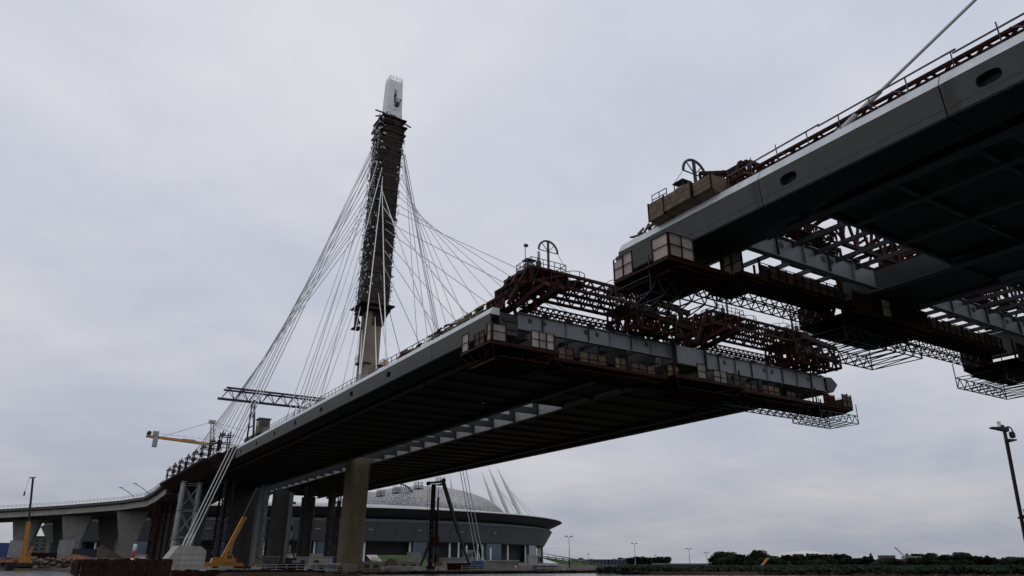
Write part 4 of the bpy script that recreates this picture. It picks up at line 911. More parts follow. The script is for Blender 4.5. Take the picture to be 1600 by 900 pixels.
# ------------------------------------------------------------------ machines and frames on the long deck
bt = thing('gantry_crane', 'blue-black lattice gantry crane spanning the deck behind the cables', 'gantry crane', V(172, 55, 24.6))
for u in (170.6, 173.4):
    bar('chord', 'navy_steel', V(u, 31.2, 37.3), V(u, 78, 37.3), .34, .4, bt)
bar('chord', 'navy_steel', V(172, 29.9, 34.9), V(172, 79, 34.9), .5, .5, bt)
for i in range(16):
    a, b, c = 30.6+i*3, 32.1+i*3, 33.6+i*3
    for u in (170.6, 173.4): bar('brace', 'navy_steel', V(172, a, 34.9), V(u, b, 37.3), .13, .13, bt); bar('brace', 'navy_steel', V(u, b, 37.3), V(172, c, 34.9), .13, .13, bt)
    bar('brace', 'navy_steel', V(170.6, b, 37.3), V(173.4, b, 37.3), .12, .12, bt)
for v in (38.2, 74):
    for u in (168.6, 175.6): bar('leg', 'navy_steel', V(u, v, 24.6), V(172+(u-172)*.3, v-.4, 35.2), .38, .38, bt)
    bar('brace', 'navy_steel', V(170.0, v, 29.4), V(174.2, v, 29.4), .2, .2, bt); bar('brace', 'navy_steel', V(170.0, v, 29.4), V(173.2, v-.2, 33), .16, .16, bt)
mc = thing('site_cabin', 'small grey-brown operator cabin on a trolley at the deck edge below the lattice gantry', 'cabin', V(157.6, 36.7, 24.6))
MB().box(V(157.6, 37.2, 27.0), (2.2, 2.6, 2.9)).build('body', 'rail_brown', mc); box('roof', 'rail_brown', V(157.6, 37.2, 28.55), (2.6, 3.0, .2), mc)
box('window', 'window_dark', V(156.27, 37.3, 27.5), (1.3, .05, 1.1), mc); box('window', 'window_dark', V(157.4, 36.08, 27.6), (.05, 1.2, 1.0), mc)
tr = thing('trolley', 'dark machine trolley standing on the deck edge left of the small cabin', 'trolley', V(163, 36.8, 24.6))
for i in range(7):
    box('machine_block', random.choice(('navy_steel', 'black_steel', 'rust_dark')), V(158.5+i*1.5, 36.9+random.uniform(-.2, .3), 25.0+random.uniform(0, .35)), (1.6, 1.3, .9+random.uniform(0, .5)), tr)
for i in range(2): bar('mast', 'navy_steel', V(160+i*4, 36.8, 25), V(160+i*4, 36.8, 27.4), .25, .25, tr)
for i in range(8):                               # dark timber formwork widening the deck edge
    a = 172+i*12.0; w0 = 35.2-2.6*min(1, (i+.5)/2.5)
    MB().prism([V(a, w0, 24.5), V(a, w0+.1, 23.9), V(a, 35.5, 21.85), V(a, 35.5, 24.63), V(a, w0+.2, 24.58)], (0, 11.9, 0)).build('edge_formwork', 'rust_dark', E_L)
for i in range(8):
    u = 178.5+i*11.2; s_ = 1+.04*i
    T = thing('formwork_frame', ORD[i]+' dark formwork frame from the right in the row on the deck edge', 'frame', V(u, 33.4, 24.6), 'formwork frames on the deck edge')
    for du in (-1.3, 1.3):
        for v in (33.0, 34.8): bar('post', 'rust_dark', V(u+du, v, 24.3), V(u+du, v, 28.2*1+random.uniform(-.3, .5)), .22, .22, T)
        bar('beam', 'rust_dark', V(u+du, 32.6, 27.6), V(u+du, 35.6, 27.6), .22, .22, T); bar('beam', 'rust_dark', V(u+du, 32.6, 26.0), V(u+du, 35.2, 26.0), .18, .18, T)
    for z in (25.6, 27.8): bar('beam', 'rust_dark', V(u-1.6, 33.0, z), V(u+1.6, 33.0, z), .2, .2, T)
    bar('brace', 'rust_dark', V(u-1.3, 33, 24.6), V(u+1.3, 33, 27.6), .14, .14, T)
    tube('jack', 'grey_tube', V(u, 33.4, 27.8), V(u, 33.4, 28.9), .4, T); box('jack_block', 'rail_brown', V(u+.7, 33.6, 28.1), (.8, .7, .6), T)
for i, u in enumerate((223.9, 211.2, 195.9, 182.0)):
    T = thing('inspection_cradle', ('leftmost', 'second', 'third', 'rightmost')[i]+' small black cradle from the left hanging under the far deck edge', 'cradle', V(u, 92.0, 19.9), 'cradles under the far edge')
    box('floor', 'black_steel', V(u, 92, 20.0), (1.6, 3.6, .16), T)
    for du in (-1.6, -.5, .5, 1.6):
        for v in (91.3, 92.7): bar('hanger', 'black_steel', V(u+du, v, 20), V(u+du*.8, v, 22), .13, .13, T)
    for v in (91.3, 92.7): bar('rail', 'black_steel', V(u-1.7, v, 20.9), V(u+1.7, v, 20.9), .12, .12, T)

# ------------------------------------------------------------------ approach viaduct
PATH = [(266, 33.2, 24.3), (283, 33.0, 23.3), (302, 32.2, 22.6), (318, 26.0, 22.1), (330, 18.0, 21.7), (342, 8.8, 21.2), (354, -3, 20.6), (366, -15.5, 20.0), (380, -32, 19.3), (394, -52, 18.6)]
vd = thing('approach_viaduct', 'curving concrete approach viaduct leading off to the left edge of the picture', 'viaduct', V(320, 25, 1.6))
def off(i, d):                                   # point on the path moved sideways (d metres away from the viewer's side)
    a = Vector(PATH[max(0, i-1)][:2]); b = Vector(PATH[min(len(PATH)-1, i+1)][:2]); t_ = (b-a).normalized(); n_ = Vector((-t_.y, t_.x))
    if n_.y < 0 and i < 3: n_ = -n_
    if i >= 3 and n_.x*.3+n_.y < 0: n_ = -n_
    p = Vector(PATH[i][:2])+n_*d; return p.x, p.y
for i in range(len(PATH)-1):
    z0, z1 = PATH[i][2], PATH[i+1][2]
    def sec(k, z):
        o = lambda d, zz: V(*off(k, d), zz)
        return [o(0, z), o(0, z-.95), o(.5, z-1.05), o(1.6, z-1.25), o(1.8, z-3.3), o(20, z-3.5), o(22, z-1.0), o(22, z)]
    A, B = sec(i, z0), sec(i+1, z1); n = len(A)
    A = [p.lerp(q, .004) for p, q in zip(A, B)]
    vs = A+B; fs = [(k, (k+1) % n, n+(k+1) % n, n+k) for k in range(n)]+[tuple(range(n-1, -1, -1)), tuple(range(n, 2*n))]
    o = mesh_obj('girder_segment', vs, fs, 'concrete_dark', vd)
    # paler outer fascia beam per segment
    f0 = [V(*off(i, 1.62), z0-1.28), V(*off(i, 1.62), z0-3.25), V(*off(i+1, 1.62), z1-3.25), V(*off(i+1, 1.62), z1-1.28)]
    f1 = [V(*off(i, 1.35), z0-1.28), V(*off(i, 1.35), z0-3.25), V(*off(i+1, 1.35), z1-3.25), V(*off(i+1, 1.35), z1-1.28)]
    f0 = [f0[0].lerp(f0[3], .006), f0[1].lerp(f0[2], .006), f0[2], f0[3]]; f1 = [f1[0].lerp(f1[3], .006), f1[1].lerp(f1[2], .006), f1[2], f1[3]]
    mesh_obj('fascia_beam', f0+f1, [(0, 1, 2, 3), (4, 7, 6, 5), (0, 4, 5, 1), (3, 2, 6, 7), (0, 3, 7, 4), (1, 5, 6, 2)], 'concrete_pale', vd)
    a, b = V(*off(i, .2), z0), V(*off(i+1, .2), z1)
    railing(vd, 'grey_tube', [a, b], 1.3, .09, 1.9, (1.0, .6))
def flared(name, u, v, z0, z1, wb, wt, d, m, parent, ang=0.0):
    """pier that widens towards the top"""
    pr = [(-wb/2*1.08, z0), (-wb/2, z0+(z1-z0)*.45), (-wt/2, z1-.8), (-wt/2, z1), (wt/2, z1), (wt/2, z1-.8), (wb/2, z0+(z1-z0)*.45), (wb/2*1.08, z0)]
    c, s = math.cos(ang), math.sin(ang)
    poly = [V(u+x*s-c*d/2, v+x*c+s*d/2, z) for x, z in pr]
    return MB().prism(poly, (-s*d, c*d, 0)).build(name, m, parent)
for k, (u, v, zt, ang) in enumerate(((368, -2, 16.7, -.45), (346, 14.5, 17.6, -.4), (322, 31.5, 18.6, -.2), (371, 12, 16.7, -.45), (352, 27.5, 17.6, -.4), (330, 44, 18.6, -.2), (398, -34, 15.4, -.5))):
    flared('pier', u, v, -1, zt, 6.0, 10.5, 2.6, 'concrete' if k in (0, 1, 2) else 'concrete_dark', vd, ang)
for k, (u, v, lab) in enumerate(((310, 30.0, 'bent grey street lamp arm on the viaduct, the left of two'), (292, 32.8, 'bent grey street lamp arm on the viaduct, the right of two'))):
    T = thing('street_lamp', lab, 'street lamp', V(u, v, 22.6), 'street lamps on the viaduct'); z = 22.6
    pts = [V(u, v, z), V(u, v-.8, z+1.0), V(u, v-2.6, z+2.2), V(u, v-5.2, z+3.6)]
    for a, b in zip(pts, pts[1:]): tube('pole_piece', 'grey_tube', a, b, .26, T)
    box('lamp_head', 'grey_tube', pts[-1], (1.2, .4, .2), T)

# ------------------------------------------------------------------ piers and shoring under the long deck
def column(name, label, u, v, z1, w, d, m, cat='pier', group='piers under the deck'):
    T = thing(name, label, cat, V(u, v, -1.3), group)
    n = 5
    for i in range(n):
        a = -2+(z1+2)*i/n+.012; b = -2+(z1+2)*(i+1)/n-.012; c = .18*min(w, d)
        mb = MB(); pts = [(w/2-c, -d/2), (w/2, -d/2+c), (w/2, d/2-c), (w/2-c, d/2), (-w/2+c, d/2), (-w/2, d/2-c), (-w/2, -d/2+c), (-w/2+c, -d/2)]
        mb.prism([V(u+y, v+x, a) for x, y in pts], (0, 0, b-a)).build('pour', m, T)
    box('bearing', 'steel_dark', V(u, v, z1+.25), (w*.6, d*.6, .5), T)
T = thing('deck_pier', 'wide dark flared concrete pier under the deck, left of the orange crane', 'pier', V(252, 41, -1.3), 'piers under the deck')
flared('stem', 252, 41.5, -2, 20.6, 6.5, 10, 3, 'concrete_dark', T); box('cap', 'concrete_dark', V(252, 43, 21.2), (12, 3.4, 1.2), T)
T = thing('deck_pier', 'wide dark flared concrete pier directly behind the orange crane boom', 'pier', V(248, 56, -1.3), 'piers under the deck')
flared('stem', 248, 56.5, -2, 20.6, 8.5, 13, 3.2, 'concrete_dark', T); box('cap', 'concrete_dark', V(248, 56.5, 21.2), (14, 3.6, 1.2), T)
column('deck_pier', 'plain grey concrete column standing right of the orange crane boom', 236, 58.0, 20.8, 2.6, 2.6, 'concrete')
column('deck_pier', 'broad grey concrete column left of the pale rig mast', 232, 63.2, 20.8, 5.4, 3.0, 'concrete_dark')
column('deck_pier', 'dark concrete column between the pale rig mast and the pylon column', 250, 77.0, 20.8, 4.2, 3.0, 'concrete_dark')
column('deck_pier', 'slim dark concrete column close to the left of the pylon column', 226, 77.0, 20.8, 2.0, 2.0, 'concrete_dark')
def lattice_tower(name, label, u, v, w, z0, z1, m, cw, bw, n, group, cat='shoring tower'):
    T = thing(name, label, cat, V(u, v, z0), group); c = [(-w/2, -w/2), (w/2, -w/2), (w/2, w/2), (-w/2, w/2)]
    for a, b in c: bar('leg', m, V(u+a, v+b, z0), V(u+a, v+b, z1), cw, cw, T)
    for i in range(n):
        za, zb = z0+(z1-z0)*i/n, z0+(z1-z0)*(i+1)/n
        for k in range(4):
            p, q = c[k], c[(k+1) % 4]
            bar('brace', m, V(u+p[0], v+p[1], za if i % 2 else zb), V(u+q[0], v+q[1], zb if i % 2 else za), bw, bw, T)
            bar('brace', m, V(u+p[0], v+p[1], zb), V(u+q[0], v+q[1], zb), bw, bw, T)
    return T
for i, (u, v) in enumerate(((286, 35.4), (290, 38.2), (282, 40.6), (292, 43.5))):
    lattice_tower('shoring_tower', ('leftmost', 'second', 'third', 'rightmost')[i]+' dark red shoring tower from the left under the viaduct joint', u, v, 1.8, -1.2, 19.6, 'rust_wall' if i % 2 else 'red_steel', .34, .16, 9, 'red shoring towers')
for i, (u, v, lab) in enumerate(((205, 41.8, 'black lattice shoring tower just right of the pale anchor block cables'), (262, 67, 'black lattice shoring tower seen between two grey columns'), (235, 81.5, 'black lattice shoring tower close left of the pylon column'), (214, 66.0, 'black lattice shoring tower behind the pale rig mast'))):
    lattice_tower('shoring_tower', lab, u, v, 2.2, -1.2, 20.5 if i != 1 else 14, 'black_steel', .3, .14, 10, 'black shoring towers')
for i, (u, v, z1, lab) in enumerate(((240, 47.5, 20, 'slender rusty shoring tower left of the crane boom under the deck'), (215, 53.5, 20.5, 'grey shoring tower behind the orange crane boom'), (262, 73.0, 16, 'grey shoring tower half way between rig mast and pylon column'), (244, 84.5, 19.5, 'rusty shoring tower nearest the left side of the pylon column'), (206, 70.6, 12, 'short black shoring tower in front of the dark columns'), (276, 47.0, 19.8, 'rusty shoring tower far back under the deck edge'))):
    lattice_tower('shoring_tower', lab, u, v, 1.9, -1.2, z1, ('rust_dark', 'grey_tube', 'grey_tube', 'rust_dark', 'black_steel', 'rust_wall')[i], .26, .13, 10, 'slender shoring towers')
# tall tubular support tower
tt = thing('tube_tower', 'tall support tower of four grey steel tubes with cross bracing under the deck edge', 'support tower', V(225, 34.5, -1.2), None)
C4 = [(222, 33.2), (222, 37.4), (228, 38.2), (228, 33.8)]
for u, v in C4:
    for i in range(3): tube('tube_length', 'grey_tube', V(u, v-.25+.1*i, -1.2+7.4*i+.02), V(u, v-.15+.1*i, -1.2+7.4*(i+1)-.02), 1.25, tt); tube('flange', 'grey_tube', V(u, v-.15+.1*i, 6.0+7.4*i), V(u, v-.15+.1*i, 6.35+7.4*i), 1.6, tt)
for k in range(4):
    p, q = C4[k], C4[(k+1) % 4]
    for i in range(3):
        za, zb = 0+7*i, 6.6+7*i
        bar('brace', 'grey_tube', V(*p, za), V(*q, zb), .22, .22, tt); bar('brace', 'grey_tube', V(*q, za), V(*p, zb), .22, .22, tt); bar('brace', 'grey_tube', V(*p, zb), V(*q, zb), .24, .24, tt)

# ------------------------------------------------------------------ backstay anchor blocks
ab = thing('anchor_block', 'big pale chamfered concrete block anchoring the three near backstays', 'anchor block', V(137.5, 22.4, -1.3), 'backstay anchor blocks')
MB().prism([V(135.2, 19.7, -1.4), V(135.2, 19.5, .6), V(135.2, 20.9, 2.7), V(135.2, 24.4, 2.6), V(135.2, 25.3, 1.9), V(135.2, 25.2, -1.4)], (0, 6.4, 0)).build('block', 'concrete_pale', ab)
for z in (-.4, .5, 1.4): bar('form_line', 'concrete', V(135.19, 19.65 if z < .6 else 20.1, z), V(135.19, 25.2, z), .05, .05, ab)
ab = thing('anchor_block', 'low grey concrete block beyond the deck anchoring the far backstays', 'anchor block', V(169.5, 97.8, -1.3), 'backstay anchor blocks')
MB().prism([V(166.5, 94.6, -1.4), V(166.5, 94.6, -.2), V(166.5, 95.6, .3), V(166.5, 100.0, .2), V(166.5, 101.2, -.6), V(166.5, 101.2, -1.4)], (0, 7, 0)).build('block', 'concrete', ab)
MB().box(V(170, 97.9, -1.6), (9.5, 9, .5)).build('base_slab', 'concrete_dark', ab)

# ------------------------------------------------------------------ cranes and rigs
mc = thing('mobile_crane', 'yellow-orange mobile crane with raised telescopic boom beside the concrete anchor block', 'mobile crane', V(150, 30, -1.3))
MB().prism([V(148.8, 26.2, -.75), V(148.8, 26.2, -.1), V(148.8, 27.2, .05), V(148.8, 34.6, .05), V(148.8, 34.6, -.75)], (0, 2.4, 0)).build('chassis', 'orange_paint', mc)
for i in range(4):
    for s in (148.7, 151.2):
        w_ = tube('wheel', 'black_steel', V(s-.15, 26.9+i*2.2, -.95), V(s+.15, 26.9+i*2.2, -.95), .8, mc)
MB().prism([V(149.0, 29.0, .07), V(149.0, 29.2, .9), V(149.0, 31.6, 1.1), V(149.0, 33.4, .8), V(149.0, 33.4, .07)], (0, 2.0, 0)).build('turntable', 'orange_paint', mc)
MB().prism([V(148.6, 31.2, .1), V(148.6, 31.3, 1.5), V(148.6, 32.4, 1.6), V(148.6, 32.9, .8), V(148.6, 32.9, .1)], (0, .95, 0)).build('cab', 'orange_paint', mc); box('cab_window', 'window_dark', V(148.58, 32.0, 1.05), (.9, .03, .6), mc)
for a, b, d_, m_ in (((150, 31.0, .6), (150, 33.95, 7.9), .75, 'orange_paint'), ((150, 33.9, 7.7), (150, 35.0, 11.0), .55, 'black_steel'), ((150, 34.95, 10.9), (150, 35.9, 13.8), .42, 'black_steel')):
    bar('boom_section', m_, V(*a), V(*b), d_, d_, mc)
bar('boom_ram', 'grey_tube', V(150, 32.2, .7), V(150, 32.75, 4.4), .25, .25, mc); box('boom_head', 'orange_paint', V(150, 34.0, 8.0), (.8, .95, .6), mc)
for v in (26.4, 34.4): bar('outrigger', 'orange_paint', V(147.2, v, -.5), V(152.8, v, -.5), .3, .3, mc); bar('outrigger', 'orange_paint', V(147.3, v, -1.3), V(147.3, v, -.4), .25, .25, mc)
tc_ = thing('tower_crane', 'tower crane beyond the deck with orange counter-jib pointing left and pale mast', 'tower crane', V(310, 54.4, -1.3))
box_truss(tc_, 'galvanised', V(309.2, 53.6, -1.3), V(309.2, 53.6, 44.5), (0, 1.6, 0), (1.6, 0, 0), 22, .22, .12, ('mast_leg', 'mast_brace'))
for du, dv in ((-.8, -.8), (.8, -.8), (.8, .8), (-.8, .8)): bar('apex_leg', 'galvanised', V(310+du, 54.4+dv, 44.5), V(310+du*.5, 53.2+dv*.5, 53), .2, .2, tc_)
for z in (46.5, 48.5, 50.5): bar('mast_brace', 'galvanised', V(309.3, 53.4, z), V(310.7, 54.8, z+1.8), .12, .12, tc_); bar('mast_brace', 'galvanised', V(310.7, 53.4, z), V(309.3, 54.8, z+1.8), .12, .12, tc_)
box('apex_head', 'galvanised', V(310, 53.1, 53.2), (2.4, 2.0, 1.2), tc_)
for s in (-.7, .7): bar('counter_jib', 'crane_orange', V(310+s, 55, 44.2), V(310+s, 30.2, 45.6), .4, .9, tc_)
bar('counter_jib', 'grey_tube', V(310, 48, 45.2), V(310, 43, 45.4), 1.0, .6, tc_)
for i in range(9): bar('jib_rail', 'galvanised', V(309.3, 31+i*2.6, 45.9), V(309.3, 31+i*2.6, 47.0), .07, .07, tc_)
bar('jib_rail', 'galvanised', V(309.3, 31, 47.0), V(309.3, 52, 46.0), .08, .08, tc_)
box('counterweight', 'grey_tube', V(310, 33.6, 43.8), (1.6, 2.2, 4.2), tc_); tube('winch', 'black_steel', V(309, 31.0, 46.7), V(311, 31.0, 46.7), 1.6, tc_); box('machine_house', 'grey_tube', V(310, 33.4, 46.8), (2.0, 1.8, 1.6), tc_)
bar('pendant', 'grey_tube', V(310, 53.0, 53.2), V(310, 36, 45.9), .16, .16, tc_); bar('pendant', 'grey_tube', V(310, 53.2, 53.3), V(310, 67, 50.6), .12, .12, tc_); bar('pendant', 'grey_tube', V(310, 53.2, 53), V(310, 72, 44.4), .12, .12, tc_)
truss(tc_, 'crane_orange', V(310, 55, 43.6), V(310, 104, 40.6), (0, 0, 1.6), 24, .25, .12, ('jib_chord', 'jib_brace'))
rg = thing('drilling_rig', 'dark drilling rig with upright mast, crosshead and leaning back-stay in front of the stadium', 'drilling rig', V(165, 82, -1.3))
for s in (-.38, .38): bar('mast_rail', 'rust_dark', V(165+s, 81.5, -.8), V(165+s, 81.6, 18.2), .34, .7, rg)
for i in range(11): box('mast_plate', 'black_steel', V(164.5, 81.5, .6+i*1.65), (.95, .1, .7), rg)
bar('crosshead', 'black_steel', V(165, 80.2, 18.4), V(165, 84.4, 19.0), .45, .5, rg); tube('sheave', 'black_steel', V(164.6, 80.2, 18.3), V(165.4, 80.2, 18.3), 1.0, rg); tube('sheave', 'black_steel', V(164.6, 84.3, 19.2), V(165.4, 84.3, 19.2), 1.0, rg)
bar('back_stay', 'black_steel', V(165, 84.2, 18.9), V(165, 88.9, 7.0), .7, .75, rg); bar('back_stay', 'navy_steel', V(165, 88.8, 7.2), V(165, 92.2, -.6), .5, .5, rg)
tube('drill_pipe', 'black_steel', V(165.4, 83.2, -1), V(165.4, 83.2, 15.2), .55, rg); tube('drill_pipe', 'rust_dark', V(164.6, 82.6, -1), V(164.6, 82.6, 11.5), .8, rg); tube('drill_tip', 'black_steel', V(165.4, 83.2, 15.2), V(165.4, 83.2, 17.2), .15, rg)
box('rotary_head', 'rust_dark', V(164.6, 82.2, 5.0), (1.8, 1.4, 2.0), rg); box('rotary_head', 'black_steel', V(164.6, 82.3, 2.6), (2.2, 1.5, 1.4), rg)
for s in (79.9, 80.5): bar('wire', 'black_steel', V(164.8, s, 18.2), V(164.9, s+.6, .2), .07, .07, rg)
MB().prism([V(163.6, 91.2, -1.0), V(163.6, 91.2, .1), V(163.6, 92.3, .55), V(163.6, 95.4, .55), V(163.6, 95.4, -1.0)], (0, 2.8, 0)).build('engine_house', 'blue_paint', rg)
bar('ladder', 'house_wall', V(163.4, 90.6, 2.6), V(163.3, 91.9, -.6), .3, .1, rg)
for s in (163.2, 166.8): box('track', 'black_steel', V(s, 88, -1.0), (13, .8, .7), rg)
bar('strut', 'navy_steel', V(164.6, 78.6, -.8), V(164.6, 81.4, 6.4), .35, .35, rg); bar('strut', 'navy_steel', V(165.6, 79.2, -.8), V(165.4, 81.5, 4.2), .3, .3, rg)
rg = thing('pile_rig', 'pale grey rig leader mast standing under the deck slot left of the pylon column', 'piling rig', V(230, 65.3, -1.3))
for i in range(6): box('leader_section', 'grey_tube', V(230, 65.4+.02*i, .8+3.55*i), (1.0, 1.0, 3.5), rg)
box('leader_head', 'galvanised', V(229.6, 66.0, 17.2), (1.6, 1.0, .7), rg); bar('leader_tip', 'black_steel', V(230, 65.6, 21.9), V(230, 65.7, 22.0), .3, .3, rg)
for z in (4, 8, 12): box('hammer_block', 'galvanised', V(229.2, 66.3, z), (.7, .5, 2.2), rg)
box('body', 'black_steel', V(231, 67.5, .2), (4, 5, 2.4), rg); bar('back_stay', 'black_steel', V(231, 68.5, 1.2), V(230.2, 65.8, 14), .35, .35, rg)
cl = thing('crawler_crane', 'yellow-orange crane base with a tall thin black mast on the left shore', 'crane', V(255, -1, -1.0))
bar('mast_foot', 'orange_paint', V(255, -.6, 1.4), V(255, -1.2, 11.0), 1.15, 1.15, cl); bar('mast', 'black_steel', V(255, -1.2, 11.0), V(255, -2.6, 23.2), .55, .55, cl)
bar('mast_arm', 'black_steel', V(255, -3.5, 23.0), V(255, -1.9, 23.2), .25, .3, cl); bar('wire', 'black_steel', V(255, -3.5, 23), V(255, -3.8, 19.2), .08, .08, cl); box('hook', 'black_steel', V(255, -3.8, 18.6), (.4, .4, 1.2), cl)
for i in range(3): box('counter_plate', 'orange_paint', V(255.6, .4+i*.3, 2.2+i*.9), (.9, .9, .7), cl)
box('body', 'orange_paint', V(255.5, .6, .9), (4.2, 3, 1.6), cl); box('track', 'black_steel', V(255.5, .6, -.4), (5.2, 3.4, 1.0), cl)

# ------------------------------------------------------------------ quay, shore and site clutter
def sheet_wall(label, pts, z0, z1, m='rust_wall', bay=.9, name='quay_wall'):
    T = thing(name, label, 'quay wall', V(*pts[0], z0), 'sheet pile walls')
    for a, b in zip(pts, pts[1:]):
        a = Vector(a); b = Vector(b); L = (b-a).length; n = max(1, round(L/bay)); d = (b-a).normalized(); nm = Vector((-d.y, d.x))
        for i in range(n):
            p = a+d*(L*(i+.5)/n); of = .09*(1 if i % 2 else -1); zt = z1+random.uniform(-.12, .12)
            c = V(*(p+nm*of), (z0+zt)/2)
            box('sheet_pile', m, c, (L/n*.98, .16, zt-z0), T, math.atan2(d.x, d.y))
        bar('cap_beam', m, V(*a, z1-.5), V(*b, z1-.5), .2, .45, T)
sheet_wall('tall dark red sheet pile cofferdam in front of the shore, left end', [(131, 7.2), (124, 15.0), (120, 18)], -4, .55)
sheet_wall('dark red sheet pile wall in front of the concrete anchor block', [(120, 18.1), (118, 40)], -4, -.95)
sheet_wall('dark sheet pile wall below the pylon column and drilling rig', [(118, 40.2), (116, 118)], -4, -1.35, bay=1.2)
sheet_wall('dark red sheet pile side wall running back along the left inlet', [(131.2, 7.0), (172, 8.0)], -4, .45, bay=1.1)
def pebble(r_, sq=.7):
    bm = bmesh.new(); bmesh.ops.create_icosphere(bm, subdivisions=1, radius=1)
    sd_ = random.uniform(0, 99)
    for v in bm.verts: v.co = v.co*(1+.45*noise.noise(v.co*1.3+Vector((sd_, 0, 0)))); v.co.z *= sq
    vs = [v.co*r_ for v in bm.verts]; fs = [tuple(x.index for x in f.verts) for f in bm.faces]; bm.free(); return vs, fs
mb = MB(); PB = [pebble(1) for _ in range(6)]
def scatter_rocks(n, fu, sz):
    for _ in range(n):
        p = fu(); vs, fs = random.choice(PB); s = random.uniform(*sz); rot = Matrix.Rotation(random.uniform(0, 6.28), 3, 'Z')
        mb.add([p+rot @ (v*s) for v in vs], fs)
def left_shore():
    t_ = random.random(); q = random.random(); return V(268-10*t_+q*16+random.uniform(-2, 2), -52+62*t_+random.uniform(-3, 3), -2.1+q*3.4)
scatter_rocks(900, left_shore, (.25, .85))
scatter_rocks(260, lambda: V(random.uniform(132, 160), random.uniform(9, 24), -1.2), (.15, .6))
scatter_rocks(200, lambda: V(random.uniform(240, 262), random.uniform(2, 20), random.uniform(-1.6, 1.2)), (.3, .9))
o = mb.build('shore_rubble', 'rubble'); tag(o, 'grey broken stones covering the left bank above the water', 'rubble', None, 'stuff')
def heap(label, u, v, z, ru, rv, h_, m, name='earth_heap'):
    n = 22; vs = []; fs = []; rings = 7
    for j in range(rings+1):
        t_ = j/rings
        for i in range(n):
            a = 2*math.pi*i/n; rr = (1-t_)*(1+.18*noise.noise(Vector((math.cos(a)*1.5+u, math.sin(a)*1.5, t_*2))))
            vs.append(V(u+ru*rr*math.sin(a), v+rv*rr*math.cos(a), z+h_*(t_**.85)*(1+.1*noise.noise(Vector((a*2, t_*5, u))))))
    fs = [(j*n+i, j*n+(i+1) % n, (j+1)*n+(i+1) % n, (j+1)*n+i) for j in range(rings) for i in range(n)]
    T = thing(name, label, 'heap', V(u, v, z), 'spoil heaps'); mesh_obj('mound', vs, fs, m, T, True)
    mb = MB()
    for _ in range(60):
        a = random.uniform(0, 6.28); t_ = random.uniform(0, .9); vs_, fs_ = random.choice(PB); s = random.uniform(.08, .3)
        p = V(u+ru*(1-t_)*math.sin(a), v+rv*(1-t_)*math.cos(a), z+h_*t_**.85); mb.add([p+x*s for x in vs_], fs_)
    o = mb.build('clods', m, T); o['kind'] = 'stuff'
heap('wide reddish sand heap on the left bank beside the blue container', 262, 12.5, .6, 4, 7.5, 1.9, 'red_earth')
heap('dark brown spoil heap under the viaduct between two flared piers', 300, 22, 1.2, 6, 7, 4.6, 'earth')
heap('small reddish heap at the left edge of the picture near the water', 258, -2.5, .2, 3, 4, 1.3, 'red_earth')
heap('low grey rubble heap left of the concrete anchor block', 142, 16.6, -1.3, 3, 3.0, 1.5, 'rubble')
heap('low pale rubble heap by the striped post', 150, 17.4, -1.2, 3, 2.4, 2.3, 'concrete_pale')
def container(label, u, v, z, L, w_, h_, m, rz=0):
    T = thing('site_container', label, 'container', V(u, v, z), 'site containers'); n = max(4, int(L/.55))
    box('shell', m, V(u, v, z+h_/2), (L, w_, h_), T, rz)
    c, s = math.cos(rz), math.sin(rz)
    for i in range(n):
        x = -L/2+(i+.5)*L/n; bar('corrugation', m, V(u+s*x-c*(w_/2+.03), v+c*x+s*(w_/2+.03), z+.15), V(u+s*x-c*(w_/2+.03), v+c*x+s*(w_/2+.03), z+h_-.15), L/n*.45, .1, T)
    box('roof_edge', m, V(u, v, z+h_+.03), (L+.1, w_+.1, .1), T, rz)
container('pale grey site container at the left edge, left of the orange crane', 262, .8-3.4, 1.4, 4.0, 2.6, 4.6, 'container_grey')
container('light grey site container right of the orange crane on the left shore', 266, 10.2-.6, 1.2, 3.8, 2.6, 5.2, 'container_grey')
container('dark blue site container behind the red sand heap', 274, 15.2, 1.4, 6.8, 2.6, 2.7, 'container_blue')
container('rust red container low on the left shore beside the water', 258.5, 4.4, .3, 6.2, 2.6, 2.4, 'rust_wall')
container('blue and white striped site hut at the far left edge', 275, -6.4, 1.6, 4.0, 2.6, 4.0, 'blue_paint')
sp = thing('striped_post', 'thick red and white banded post leaning by the sheet piles', 'post', V(150, 15.9, -1.0))
for i, m_ in enumerate(('white_paint', 'red_paint', 'white_paint')): tube('band', m_, V(150, 15.85+.06*i, -.3+1.16*i), V(150, 15.9+.06*i, .84+1.16*i), .62, sp)
for i, (u, v) in enumerate(((236, -9.6), (236, -6.3), (237, -3.0), (238, -12.8))):
    T = thing('mooring_pile', ('second', 'third', 'rightmost', 'leftmost')[i]+' black timber mooring pile from the left standing in the inlet', 'pile', V(u, v, -4), 'mooring piles in the inlet')
    for k in range(3): tube('pile', 'black_steel', V(u+k*.5, v+(k-1)*.75, -4), V(u+k*.4, v+(k-1)*.7, -.5-.1*k), .8, T)
    box('cap', 'black_steel', V(u+.4, v, -.2), (2.9, 1.2, .45), T)
# loose site material along the quay
for i, (u, v, lab) in enumerate(((126, 27.5, 'low stack of dark steel beams behind the sheet piles right of the crane'), (128, 44, 'low stack of rusty beams left of the pylon column'), (124, 55, 'stack of pale precast slabs left of the pylon column'), (122, 84, 'low stack of beams in front of the drilling rig'))):
    T = thing('beam_stack', lab, 'stack', V(u, v, -1.3), 'material stacks along the quay')
    for k in range(9):
        bar('beam', 'concrete_pale' if i == 2 else random.choice(('rust_dark', 'rust_wall', 'black_steel', 'grey_tube')), V(u+random.uniform(-.8, .8), v-random.uniform(1.5, 3), -1.1+.26*(k//3)), V(u+random.uniform(-.8, .8), v+random.uniform(1.5, 3), -1.1+.26*(k//3)), .4, .24, T)
